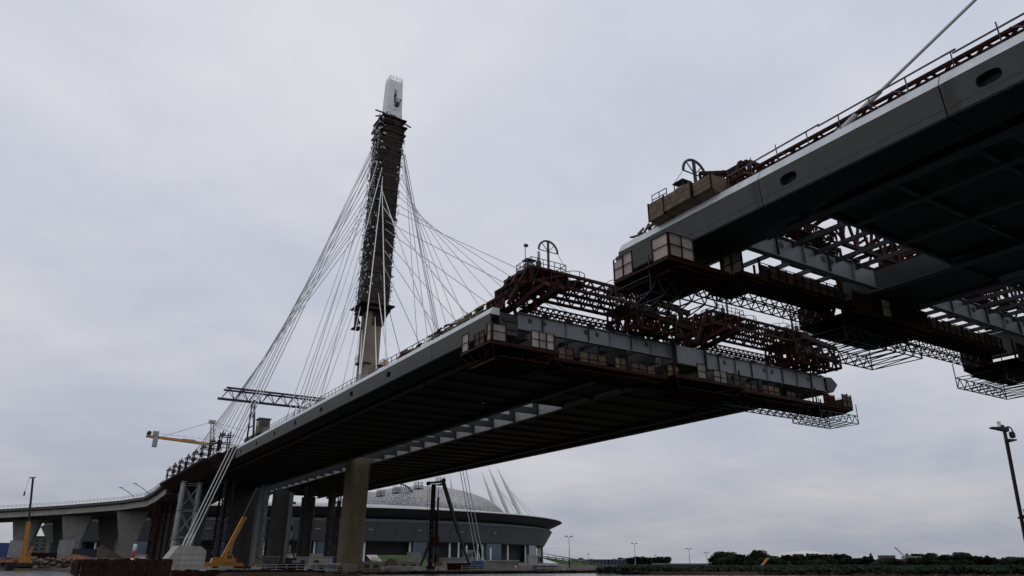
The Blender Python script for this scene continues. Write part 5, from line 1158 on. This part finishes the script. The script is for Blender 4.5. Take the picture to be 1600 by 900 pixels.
# ------------------------------------------------------------------ podium and small buildings in front of the stadium
def slab_building(name, label, u, v, w_, d_, z0, z1, m, bays=0, cat='building', rz=.35, over=.5, winz=None):
    T = thing(name, label, cat, V(u, v, z0)); c, s = math.cos(rz), math.sin(rz)
    box('wall', m, V(u, v, (z0+z1)/2), (w_, d_, z1-z0), T, -rz); box('roof_slab', 'concrete_pale', V(u, v, z1+.16), (w_+over, d_+over, .3), T, -rz)
    for i in range(bays):
        x = -w_/2+(i+.5)*w_/bays; z_ = winz or ((z0+z1)/2, (z1-z0)*.5)
        box('window', 'window_dark', V(u-c*(d_/2+.03)-s*x, v+c*x-s*(d_/2+.03), z_[0]), (w_/bays*.6, .06, z_[1]), T, -rz)
    return T
slab_building('podium', 'beige concrete podium wall right of the drilling rig', 176, 94.5, 8.5, 5, -1.5, 1.0, 'concrete_pale', 0)
slab_building('podium', 'long grey concrete podium wall below the stadium, behind the far anchor block', 186, 112, 13, 6, -1.6, .45, 'concrete', 0, rz=.5)
slab_building('gate_tower', 'square concrete stub tower at the right end of the podium', 176, 118.0, 2.2, 2.4, -1.6, 1.75, 'concrete_pale', 0, over=.1)
slab_building('site_office', 'small grey kiosk on the podium in front of the stadium glass', 190, 105.5, 2.6, 2.4, .5, 3.1, 'stadium_trim', 1)
slab_building('stair_block', 'pale stepped concrete block left of the drilling rig', 180, 84.0, 3.2, 3.0, -1.5, 2.3, 'concrete_pale', 0, over=.1)
slab_building('service_building', 'low pale two-storey service building with dark windows right of the pylon column', 178, 76.5, 13.5, 6, -1.5, .1, 'house_wall', 6, rz=.3)
slab_building('service_building', 'low pale building with a railing left of the pylon column', 196, 62.5, 9, 6, -1.5, .3, 'house_wall', 5, rz=.3)
slab_building('stadium_annex', 'long pale low hall with dark window band below the stadium left side', 300, 98, 34, 10, -1.5, 3.2, 'house_wall', 9, rz=.3)
for i, (u, v, h_) in enumerate(((178, 96, 7.4), (182, 100.6, 6.6), (178, 101.8, 7.0), (190, 113, 6.0), (176, 112.6, 1.6))):
    T = thing('white_post', ('first', 'second', 'third', 'fourth', 'fifth')[i]+' slim white post from the left on the concrete podium', 'post', V(u, v, 0 if i < 4 else -1.6), 'white posts on the podium'); z = 0.4 if i < 4 else -1.6
    tube('shaft', 'white_paint', V(u, v, z), V(u, v, z+h_*.62), .45, T); tube('cap', 'grey_tube', V(u, v, z+h_*.62), V(u, v, z+h_*.64), .5, T)
gs = thing('grass_bank', 'bright green sloping lawn right of the pylon column', 'lawn', V(230, 102, -1)); mesh_obj('turf', [V(224, 96, -1.2), V(222, 110, -1.2), V(246, 118, 2.6), V(250, 103, 2.6)], [(0, 1, 2, 3)], 'grass_slope', gs)
mesh_obj('path', [V(224, 92.4, -1.15), V(224, 95.9, -1.15), V(249.6, 102.6, 2.65), V(250, 98.8, 2.65)], [(0, 1, 2, 3)], 'concrete_pale', gs)

# ------------------------------------------------------------------ stadium
SU, SV = 514.0, 166.0
st = thing('stadium', 'huge saucer-shaped grey stadium with latticed dome roof and leaning white masts', 'stadium', V(SU, SV, -1.3))
def ringz(name, prof, m, n=96, smooth=True):
    o = MB().lathe(V(SU, SV, 0), prof, n, close=False).build(name, m, st, smooth); return o
NP = 60                                            # inclined wall in panels with open joints
def ring_panels(name, r0, z0, r1, z1, m, n, gap=.03, depth=.6, a_from=None, a_to=None):
    for i in range(n):
        a0, a1 = 2*math.pi*(i+gap)/n, 2*math.pi*(i+1-gap)/n
        am = (a0+a1)/2; d_ = Vector((math.cos(am), math.sin(am)))
        if d_.dot(Vector((SV, SU)).normalized()) > .35: continue       # the side turned away
        f = lambda r_, a, z: Vector((SV+r_*math.cos(a), SU+r_*math.sin(a), z))
        vs = [f(r0, a0, z0), f(r0, a1, z0), f(r1, a1, z1), f(r1, a0, z1), f(r0-depth, a0, z0), f(r0-depth, a1, z0), f(r1-depth, a1, z1), f(r1-depth, a0, z1)]
        mesh_obj(name, vs, [(0, 1, 2, 3), (0, 4, 5, 1), (3, 2, 6, 7), (0, 3, 7, 4), (1, 5, 6, 2)], m, st)
ringz('core_wall', [(150, -1.3), (151, 9.8), (156, 10.2), (161.3, 19.6), (160, 20)], 'stadium_dark')
ring_panels('wall_panel', 156.5, 10.4, 161.9, 19.2, 'stadium_wall', 96, .008)
ring_panels('trim_panel', 162.2, 19.3, 160.8, 20.7, 'stadium_trim', 96, .01)
ringz('roof_underside', [(158.5, 20.6), (162, 22.2), (168.4, 25.0), (169, 25.4)], 'stadium_dark')
ringz('roof', [(169.02, 25.4), (168.6, 25.9), (160, 27.0), (140, 29.0), (110, 31.4), (60, 33.2), (2, 33.6)], 'stadium_roof')
ringz('ground_ring', [(175, -1.2), (150.1, .6)], 'concrete')
for i in range(40):
    a = 2*math.pi*i/40; d_ = Vector((math.cos(a), math.sin(a)))
    if d_.dot(Vector((SV, SU)).normalized()) > .3: continue
    x, y = SV+153.6*d_.x, SU+153.6*d_.y
    tube('column', 'white_paint', (x, y, -1), (x, y, 10.1), 1.15, st)
    if i % 2 == 0:
        am = a+.05; x, y = SV+154.4*math.cos(am), SU+154.4*math.sin(am)
        g_ = box('glass_bay', 'stadium_glass', (x, y, 5.0), (2.4, 13.5, 12), st, am)
        box('bay_head', 'stadium_trim', (x, y, 11.15), (2.7, 13.8, .3), st, am)
for k in range(7):                                  # slot windows in the wall
    a = -2.2+k*.16; r_ = 160.35
    box('slot_window', 'stadium_trim', (SV+r_*math.cos(a), SU+r_*math.sin(a), 15.6), (.3, 2.6, .7), st, a)
def cap(name, cu, cv, rx, ry, z0, z1, m):
    n, rg_ = 44, 12; vs = []; fs = []
    for j in range(rg_+1):
        t_ = j/rg_*math.pi/2
        for i in range(n): a = 2*math.pi*i/n; vs.append(V(cu+ry*math.cos(t_)*math.sin(a), cv+rx*math.cos(t_)*math.cos(a), z0+(z1-z0)*math.sin(t_)**1.15))
    fs = [(j*n+i, j*n+(i+1) % n, (j+1)*n+(i+1) % n, (j+1)*n+i) for j in range(rg_) for i in range(n)]
    return mesh_obj(name, vs, fs, m, st, True)
cap('dome', 459, 221, 58, 46, 28.6, 48.6, 'dome_panels')
cap('lower_dome', 462, 181, 22, 30, 29.5, 43.5, 'dome_panels')
MB().lathe(V(459, 221, 28.2), [(59.5, 0), (59.5, 1.1), (57.5, 1.3)], 48, 1, 47.5/59.5, close=False).build('dome_ring', 'stadium_dark', st)
# dark arched roof truss left of the dome
pr = None
for i in range(11):
    t_ = i/10; z = 30.5+16.0*math.cos(t_*math.pi/2)**.8; v = 190.5+16*t_; p = V(432, v, z)
    if pr: bar('roof_truss', 'stadium_dark', pr, p, .7, .7, st)
    bar('roof_truss', 'stadium_dark', p, V(431, v+2.2, max(30.2, z-6.5)), .35, .35, st); pr = p
for (bu, bv, bz, tu, tv, tz, d_) in ((430, 270, 30.2, 430, 253.3, 60.8, 2.3), (420, 274, 27.8, 420, 254.3, 59.2, 2.4), (455, 273, 38, 455, 262.7, 60.6, 1.7), (500, 263.6, 47, 500, 260.7, 62.3, 1.2), (470, 192, 30, 470, 192.6, 44.5, 3.0)):
    A, B = V(bu, bv, bz), V(tu, tv, tz); k = A.lerp(B, .62)
    m_ = bpy.data.meshes; n = 10
    q = (B-A).to_track_quat('Z', 'Y').to_matrix(); vs = [c+q @ Vector((math.cos(i*2*math.pi/n)*r_, math.sin(i*2*math.pi/n)*r_, 0)) for c, r_ in ((A, d_*.55), (A.lerp(B, .3), d_*.62), (k, d_*.42), (B, .12)) for i in range(n)]
    o = mesh_obj('mast', vs, [(j*n+i, j*n+(i+1) % n, (j+1)*n+(i+1) % n, (j+1)*n+i) for j in range(3) for i in range(n)], 'white_paint', st, True)
    if bv > 200:
        box('mast_collar', 'white_paint', k, (d_*1.0, d_*.5, d_*.6), o)
        for s in (10, 15): bar('mast_stay', 'galvanised', k, V(bu, bv+s*.9, 27.0), .16, .16, o)
# stairs and bank on the right flank of the stadium
sg = thing('flank_bank', 'grassy bank with pale stairs falling away on the right side of the stadium', 'bank', V(400, 285, -1))
mesh_obj('turf', [V(420, 286, 4.0), V(396, 290, -1.2), V(420, 340, -1.2), V(470, 318, 4.0)], [(0, 1, 2, 3)], 'grass_slope', sg)
for i in range(8): box('step_wall', 'concrete', V(428-i*1.4, 297+i*5.2, 4.2-.62*i), (6, 3, .5), sg, -.4)
for i in range(4): bar('stair_rail', 'stadium_trim', V(434, 294+i*2.6, 7.2-i*.4), V(424, 326+i*2, 1.2), .3, .3, sg)

# ------------------------------------------------------------------ floodlight masts and far buildings
def floodlight(lab, d, ratio, ztop, dbl=True, thick=.35):
    u = d/math.sqrt(1+ratio*ratio); v = u*ratio; T = thing('floodlight_mast', lab, 'floodlight mast', V(u, v, -1.2), 'floodlight masts')
    for i in range(3): tube('mast_section', 'grey_tube', V(u, v, -1.2+(ztop+1.2)*i/3), V(u, v, -1.2+(ztop+1.2)*(i+1)/3), thick*(1-.2*i), T)
    w_ = 1.5 if dbl else .9
    for s in (-1, 1): bar('lamp_arm', 'grey_tube', V(u, v, ztop), V(u, v+s*w_, ztop+.25), .16, .16, T); box('lamp_head', 'galvanised', V(u, v+s*w_, ztop+.45), (1.0, .7, .4), T)
floodlight('tall floodlight mast just right of the stadium rim', 330, .743, 10.4)
floodlight('thin floodlight mast above the glass hall, second from the stadium', 420, .883, 9.6)
floodlight('floodlight mast standing alone over the gap between the tree groups, left of two', 440, 1.012, 7.2)
floodlight('smaller floodlight mast over the gap between the tree groups, right of two', 480, 1.056, 5.6)
floodlight('small far floodlight mast above the trees near the stadium stairs', 620, .782, 6.4, False)
floodlight('small far floodlight mast among the rounded trees left of the gap', 640, .930, 5.6, False)
bp = thing('dark_bollard', 'thick dark post on the bank below the tallest floodlight mast', 'post', V(150, 111.5, -1.3)); tube('shaft', 'black_steel', V(150, 111.4, -1.3), V(150, 111.4, .7), .5, bp); tube('cap', 'black_steel', V(150, 111.4, .7), V(150, 111.4, .85), .3, bp)
slab_building('glass_hall', 'long low glass hall with white roof edge in front of the small trees', 425, 342, 36, 12, -1.4, 2.2, 'stadium_glass', 14, rz=.7, winz=(.5, 2.4))
hd_ = thing('air_dome', 'low pale dome roof rising behind the dark trees', 'dome', V(640, 850, 0))
n, rr = 40, 6; vs = []
for j in range(rr+1):
    t_ = j/rr*math.pi/2
    for i in range(n): a = 2*math.pi*i/n; vs.append(V(640+48*math.cos(t_)*math.sin(a), 850+42*math.cos(t_)*math.cos(a), 0+14.8*math.sin(t_)))
mesh_obj('membrane', vs, [(j*n+i, j*n+(i+1) % n, (j+1)*n+(i+1) % n, (j+1)*n+i) for j in range(rr) for i in range(n)], 'dome_white', hd_, True)
slab_building('boat_house', 'dark brown boat house among the trees on the right shore', 262, 425, 9, 7, -1.4, 4.0, 'house_dark', 2, rz=1.05)
slab_building('boat_house', 'small cream house with a dark window right of the brown boat house', 252, 433, 10, 6, -1.4, 3.4, 'house_wall', 2, rz=1.05, winz=(.6, 2.2))
slab_building('canopy_hall', 'long low blue hall with a white flat roof on the right shore', 225, 452, 22, 8, -1.4, 1.4, 'blue_paint', 5, rz=1.05, over=1.4)
slab_building('low_shed', 'low blue-roofed shed in the gap between the tree groups', 300, 294, 26, 8, -1.5, -.55, 'blue_paint', 4, rz=.8)
def small_crane(lab, a, b, m_):
    T = thing('derrick', lab, 'crane', V(*a)); bar('boom', m_, V(*a), V(*b), .55, .55, T); box('boom_tip', m_, V(*b), (.8, .8, .6), T); box('base', 'black_steel', V(a[0], a[1], a[2]+.2), (3, 3, 1), T)
small_crane('short yellow boom sticking up in front of the dark trees', (190, 228, -1.4), (190, 232.5, 1.6), 'orange_paint')
small_crane('thin pale crane boom bent over the right shore trees', (268, 462, -1.4), (272, 452, 9.0), 'house_wall')
# apartment blocks behind the viaduct
def block(lab, u, v, w_, d_, h_, rz, nx, nz, m='apartment'):
    T = thing('apartment_block', lab, 'building', V(u, v, 0), 'apartment blocks behind the viaduct'); c, s = math.cos(rz), math.sin(rz)
    box('wall', m, V(u, v, h_/2), (w_, d_, h_), T, -rz); box('roof', 'concrete_dark', V(u, v, h_+.3), (w_+1, d_+1, .7), T, -rz)
    for i in range(nx):
        for k in range(nz):
            x = -w_/2+(i+.5)*w_/nx; z = 2+(k+.5)*(h_-3)/nz
            box('window', 'window_dark', V(u-c*(d_/2+.05)-s*x, v+c*x-s*(d_/2+.05), z), (w_/nx*.5, .14, (h_-3)/nz*.5), T, -rz)
    for i in range(3): x = (-.3+.3*i)*w_; box('stair_tower', 'concrete_pale', V(u-c*(d_/2+.8)-s*x, v+c*x-s*(d_/2+.8), h_*.5), (w_*.07, 1.8, h_+1.5), T, -rz)
block('grey apartment block seen between two viaduct piers, nearest the shore', 520, 38, 34, 14, 21, .1, 9, 7)
block('grey apartment block partly hidden behind the red shoring towers', 560, 66, 34, 14, 22, .1, 9, 7, 'concrete')
block('low dark block with ribbon windows behind the leftmost viaduct pier', 560, 12, 40, 14, 15, .1, 11, 5)
block('grey block behind the piers under the deck', 600, 118, 44, 14, 25, .2, 12, 8)

# ------------------------------------------------------------------ trees
def crown_mesh(name, m, seed, kind):
    rnd = random.Random(seed); vs = []; fs = []
    lumps = []
    if kind == 'round': lumps = [((rnd.uniform(-.30, .30), rnd.uniform(-.30, .30), rnd.uniform(.36, .84)), rnd.uniform(.14, .25)) for _ in range(12)] + [((rnd.uniform(-.3, .3), rnd.uniform(-.3, .3), .2), .2) for _ in range(3)]
    elif kind == 'conifer': lumps = [((rnd.uniform(-.05, .05), rnd.uniform(-.05, .05), .12+.08*i), .20*(1-i/12)+.02) for i in range(11)]
    else: lumps = [((rnd.uniform(-.18, .18), rnd.uniform(-.18, .18), rnd.uniform(.2, .9)), rnd.uniform(.10, .2)) for _ in range(12)]
    for (cx, cy, cz), r_ in lumps:
        for _ in range(int(3600*r_*r_)+14):
            d = Vector((rnd.gauss(0, 1), rnd.gauss(0, 1), rnd.gauss(0, 1))).normalized()*r_*rnd.uniform(.55, 1.08)
            p = Vector((cx, cy, cz))+d; s = rnd.uniform(.026, .058)
            a = Vector((rnd.gauss(0, 1), rnd.gauss(0, 1), rnd.gauss(0, 1))).normalized(); b = a.orthogonal().normalized()
            k = len(vs); vs += [p+a*s, p+b*s*.8, p-a*s, p-b*s*.8]; fs.append((k, k+1, k+2, k+3))
    me = bpy.data.meshes.new(name); me.from_pydata(vs, [], fs); me.materials.append(MATS[m]); return me
def trunk_mesh(m):
    mb = MB(); pr = [(.028, 0), (.02, .25), (.012, .6), (.004, .85)]
    mb.lathe((0, 0, 0), pr, 6)
    for i in range(5):
        a = i*1.3; mb.bar((0, 0, .3+.09*i), (.22*math.cos(a), .22*math.sin(a), .5+.09*i), .012, .012)
    me = bpy.data.meshes.new('trunk'); me.from_pydata(mb.v, [], mb.f); me.materials.append(MATS[m]); return me
TR = trunk_mesh('bark')
CR = {'round': [crown_mesh('crown', m, i, 'round') for i, m in enumerate(('leaf_a', 'leaf_b', 'leaf_c'))], 'tall': [crown_mesh('crown', m, 10+i, 'tall') for i, m in enumerate(('leaf_b', 'leaf_c'))], 'conifer': [crown_mesh('crown', 'leaf_b', 20, 'conifer')]}
def tree(lab, group, d, ratio, ztop, kind, base=-1.4, wide=1.0):
    u = d/math.sqrt(1+ratio*ratio); v = u*ratio; h_ = ztop-base; rz = random.uniform(0, 6.28)
    T = thing('tree', lab, 'tree', V(u, v, base), group)
    M = Matrix.Translation(V(u, v, base)) @ Matrix.Rotation(rz, 4, 'Z') @ Matrix.Diagonal((h_*wide, h_*wide, h_, 1))
    link(bpy.data.objects.new('trunk', TR), M, T); link(bpy.data.objects.new('crown', random.choice(CR[kind])), M, T)
def ratio_at(px):                                  # bearing of a place on the far shore, as v/u
    x = (px-800)/1203.4; t_ = math.tan(math.atan(x)+math.radians(32.34)); return t_
zpx = lambda y, d: (880-y)*d/1203.4
G1 = 'rounded trees between the stadium and the gap'; L1 = 'rounded green tree in the far group between the stadium stairs and the gap'
for i in range(17):
    px = 898+i*9.0; tree(L1, G1, 560+random.uniform(-20, 20), ratio_at(px), zpx(874 if px < 965 else 872, 560)+random.uniform(-.6, .9), 'round', wide=1.0)
for i in range(11):
    px = 984+i*5.8; tree(L1, G1, 500+random.uniform(-10, 10), ratio_at(px), zpx(872, 500)+random.uniform(-.8, .9), 'tall', wide=1.1)
G2 = 'dark trees on the right shore'; L2 = 'dark leafy tree in the dense belt along the right shore'
tops = [(1060, 886), (1090, 884), (1115, 878), (1128, 867), (1142, 869), (1160, 876), (1172, 868), (1190, 866), (1206, 874), (1230, 873), (1262, 872), (1290, 872), (1310, 873), (1325, 876), (1345, 877), (1362, 874), (1380, 882), (1400, 878), (1420, 872), (1450, 873), (1500, 872), (1540, 875), (1580, 878), (1600, 880), (1640, 880)]
def top_at(px):
    for (a, ya), (b, yb) in zip(tops, tops[1:]):
        if a <= px <= b: return ya+(yb-ya)*(px-a)/(b-a)
    return 880
px = 1112
while px < 1640:
    d_ = 520+random.uniform(-30, 60); tree(L2, G2, d_, ratio_at(px), zpx(top_at(px)-3.6+random.uniform(-3.2, 2.4), d_), random.choice(('round', 'round', 'tall')), base=-1.5, wide=random.uniform(.85, 1.4)); px += random.uniform(6, 10)
px = 1070; L3 = 'low dark bushy tree in the front row of the right shore'
while px < 1640:
    d_ = 330+random.uniform(-25, 25); tree(L3, 'low bushy trees in front on the right shore', d_, ratio_at(px), zpx(874+random.uniform(-3.5, 3.5) if px > 1120 else 884, d_), 'round', base=-2.6, wide=1.7); px += random.uniform(11, 16)
for px, y, lab in ((1090, 887, 'small spruce in the gap between the tree groups, left of two'), (1104, 884, 'small spruce in the gap between the tree groups, right of two'), (1363, 866.5, 'tall pointed spruce standing above the boat houses')):
    tree(lab, 'spruces', 500, ratio_at(px), zpx(y, 500), 'conifer')
G4 = 'low bushes in the gap'; 
for px in (1045, 1053, 1062): tree('low far bush in the gap between the tree groups', G4, 700, ratio_at(px), zpx(889, 700)+4.0, 'round', wide=1.6)
# dense undergrowth filling the right shore
mb = MB(); rnd = random.Random(5)
for _ in range(14000):
    r_ = rnd.uniform(.80, 2.25); d_ = 128+202*rnd.random()**1.8; u = d_/math.sqrt(1+r_*r_); p = V(u, u*r_, -1.2+rnd.uniform(0, .9)*(.45+.6*noise.noise(Vector((u*.05, r_*9, 0))))); s = rnd.uniform(.25, .7)
    a = Vector((rnd.gauss(0, 1), rnd.gauss(0, 1), rnd.gauss(0, .6))).normalized(); b = a.orthogonal().normalized(); mb.add([p+a*s, p+b*s*.7, p-a*s, p-b*s*.7], [(0, 1, 2, 3)])
o = mb.build('undergrowth', 'leaf_b'); tag(o, 'dark undergrowth of weeds and low scrub along the right shore', 'undergrowth', None, 'stuff')

# ------------------------------------------------------------------ navigation post close to the viewer
np_ = thing('light_post', 'thin black post close by at the right edge with lamp, camera and red light', 'post', V(7.95, 18.35, WATER-1))
B0 = V(8.14, 18.22, WATER-1); B1 = V(7.94, 18.36, 2.9)
tube('shaft', 'black_steel', B0, B1, .075, np_); tube('paint_edge', 'rust_dark', B0+Vector((-.03, -.02, 0)), B1+Vector((-.022, -.015, -.3)), .05, np_)
right = Vector((math.cos(R(32.34)), -math.sin(R(32.34)), 0)); up = Vector((0, 0, 1)); fw = Vector((math.sin(R(32.34)), math.cos(R(32.34)), 0))
def at(x, z): return V(7.94, 18.36, 0)+right*x+up*z
MB().prism([at(-.3, 2.88)-fw*.06, at(.06, 2.80)-fw*.06, at(.08, 2.90)-fw*.06, at(-.3, 2.91)-fw*.06], fw*.12).build('bracket_fin', 'black_steel', np_)
MB().prism([at(.0, 2.55)-fw*.05, at(.20, 2.60)-fw*.05, at(.2, 2.63)-fw*.05, at(.0, 2.64)-fw*.05], fw*.1).build('bracket_fin', 'black_steel', np_)
MB().lathe(at(-.09, 2.91), [(.05, 0), (.05, .03), (.035, .04), (.04, .12), (.02, .14)], 10).build('lamp', 'lamp_glass', np_); box('lamp_base', 'black_steel', at(-.05, 2.93), (.12, .08, .05), np_)
pr = None
for i in range(8):
    a = math.pi*(1-i/7); p = at(.10+.09*math.cos(a), 2.83+.09*math.sin(a)+(-.05 if i > 5 else 0))
    if pr: tube('conduit', 'black_steel', pr, p, .028, np_)
    pr = p
MB().lathe(at(.15, 2.66), [(.03, 0), (.06, .02), (.062, .1), (.05, .14), (.02, .15)], 12).build('camera_dome', 'black_steel', np_)
lv = V(7.98, 18.34, 0); 
def at2(x, z): return V(8.04, 18.29, 0)+right*x+up*z
box('red_lamp_bracket', 'black_steel', at2(.12, .93), (.26, .08, .04), np_, -R(32.34)); MB().lathe(at2(.19, .96), [(.06, 0), (.062, .05), (.05, .06), (.055, .14), (.03, .17)], 12).build('red_lamp', 'red_lamp', np_)
tube('red_lamp_base', 'black_steel', at2(.12, .95), at2(.12, .99), .09, np_)

# ------------------------------------------------------------------ more site clutter along the quay, seen under the decks
def pipe_rack(lab, u, v, n, L, m_):
    T = thing('pipe_bundle', lab, 'pipes', V(u, v, -1.3), 'pipe bundles on the site')
    for i in range(n): tube('pipe', m_, V(u+(i % 3)*.5, v-L/2+random.uniform(-.2, .2), -1.05+.42*(i//3)), V(u+(i % 3)*.5, v+L/2, -1.05+.42*(i//3)), .42, T)
def cable_drum(lab, u, v, r_):
    T = thing('cable_drum', lab, 'cable drum', V(u, v, -1.3), 'cable drums on the site')
    for q in (-.4, .4): bar('flange', 'timber', V(u+q-.05, v, -1.3+r_), V(u+q+.05, v, -1.3+r_), 2*r_, 2*r_, T, 'round')
    bar('core', 'black_steel', V(u-.35, v, -1.3+r_), V(u+.35, v, -1.3+r_), 1.3*r_, 1.3*r_, T, 'round')
def hut(lab, u, v, w_, h_, m_, z=-1.3):
    T = thing('site_hut', lab, 'hut', V(u, v, z), 'site huts')
    box('wall', m_, V(u, v, z+h_/2), (w_, 2.2, h_), T, -.25); box('roof', 'container_grey', V(u, v, z+h_+.06), (w_+.2, 2.5, .14), T, -.25)
    for q in (-.28, .12): box('window', 'window_dark', V(u-1.12, v+q*w_, z+h_*.6), (w_*.22, .05, h_*.3), T, -.25)
    box('door', 'rail_brown', V(u-1.12, v+.38*w_, z+h_*.42), (w_*.15, .06, h_*.75), T, -.25)
def fence_run(lab, pts, z, h_, m_='grey_tube'):
    T = thing('site_fence', lab, 'fence', V(*pts[0], z), 'site fences')
    railing(T, m_, [V(*p, z) for p in pts], h_, .09, 1.6, (1.0, .66, .33))
pipe_rack('rusty pipe bundle behind the sheet piles right of the mobile crane', 132, 38.5, 8, 5, 'rust_dark')
pipe_rack('grey pipe bundle left of the pylon column foot', 140, 47.5, 9, 5.5, 'grey_tube')
pipe_rack('rusty pipe bundle in front of the beige podium wall', 140, 76.0, 9, 5, 'rust_wall')
cable_drum('timber cable drum lying near the orange crane outrigger', 134, 33.6, .9)
cable_drum('timber cable drum left of the pylon column', 128, 49.5, .8)
cable_drum('larger timber cable drum right of the pylon column', 150, 65.0, 1.1)
cable_drum('timber cable drum at the foot of the drilling rig', 140, 71.0, .8)
hut('pale site hut with two windows left of the pylon column', 158, 52.5, 4.6, 2.5, 'house_wall')
hut('grey site hut behind the pipe bundles, further left', 176, 55.0, 4.2, 2.6, 'container_grey')
hut('brown site hut between the grey columns', 182, 48.5, 4.0, 2.7, 'house_dark')
hut('blue site hut left of the service building', 168, 60.4, 3.4, 2.6, 'blue_paint')
hut('white site hut beside the striped post', 200, 22.6, 3.2, 2.8, 'house_wall', -1.0)
fence_run('light railing on top of the low service building', [(174.5, 70.5), (174.5, 82)], .3, 1.0, 'galvanised')
fence_run('grey site fence along the quay between crane and pylon column', [(121, 30), (120.5, 46)], -1.3, 1.1)
fence_run('grey site fence in front of the podium wall', [(121, 66), (119, 100)], -1.3, .9)
fence_run('handrail on the grassy bank path', [(225, 92.6), (249, 99)], -.6, 1.6, 'galvanised')
for i, (u, v) in enumerate(((126, 24.2), (126, 31.0), (129, 41.4), (127, 60.5), (130, 66.5), (126, 92.0))):
    T = thing('concrete_barrier', ORD[i]+' pale concrete barrier from the left along the quay edge', 'barrier', V(u, v, -1.3), 'concrete barriers along the quay')
    MB().prism([V(u, v-1.2, -1.3), V(u-.3, v-1.2, -1.3), V(u-.12, v-1.2, -.9), V(u-.1, v-1.2, -.5), V(u+.1, v-1.2, -.5), V(u+.12, v-1.2, -.9), V(u+.3, v-1.2, -1.3)], (2.4, 0, 0)).build('block', 'concrete_pale', T)
    for q in (-.8, .8): box('lifting_slot', 'concrete_dark', V(u-.29, v+q, -1.2), (.4, .06, .14), T)
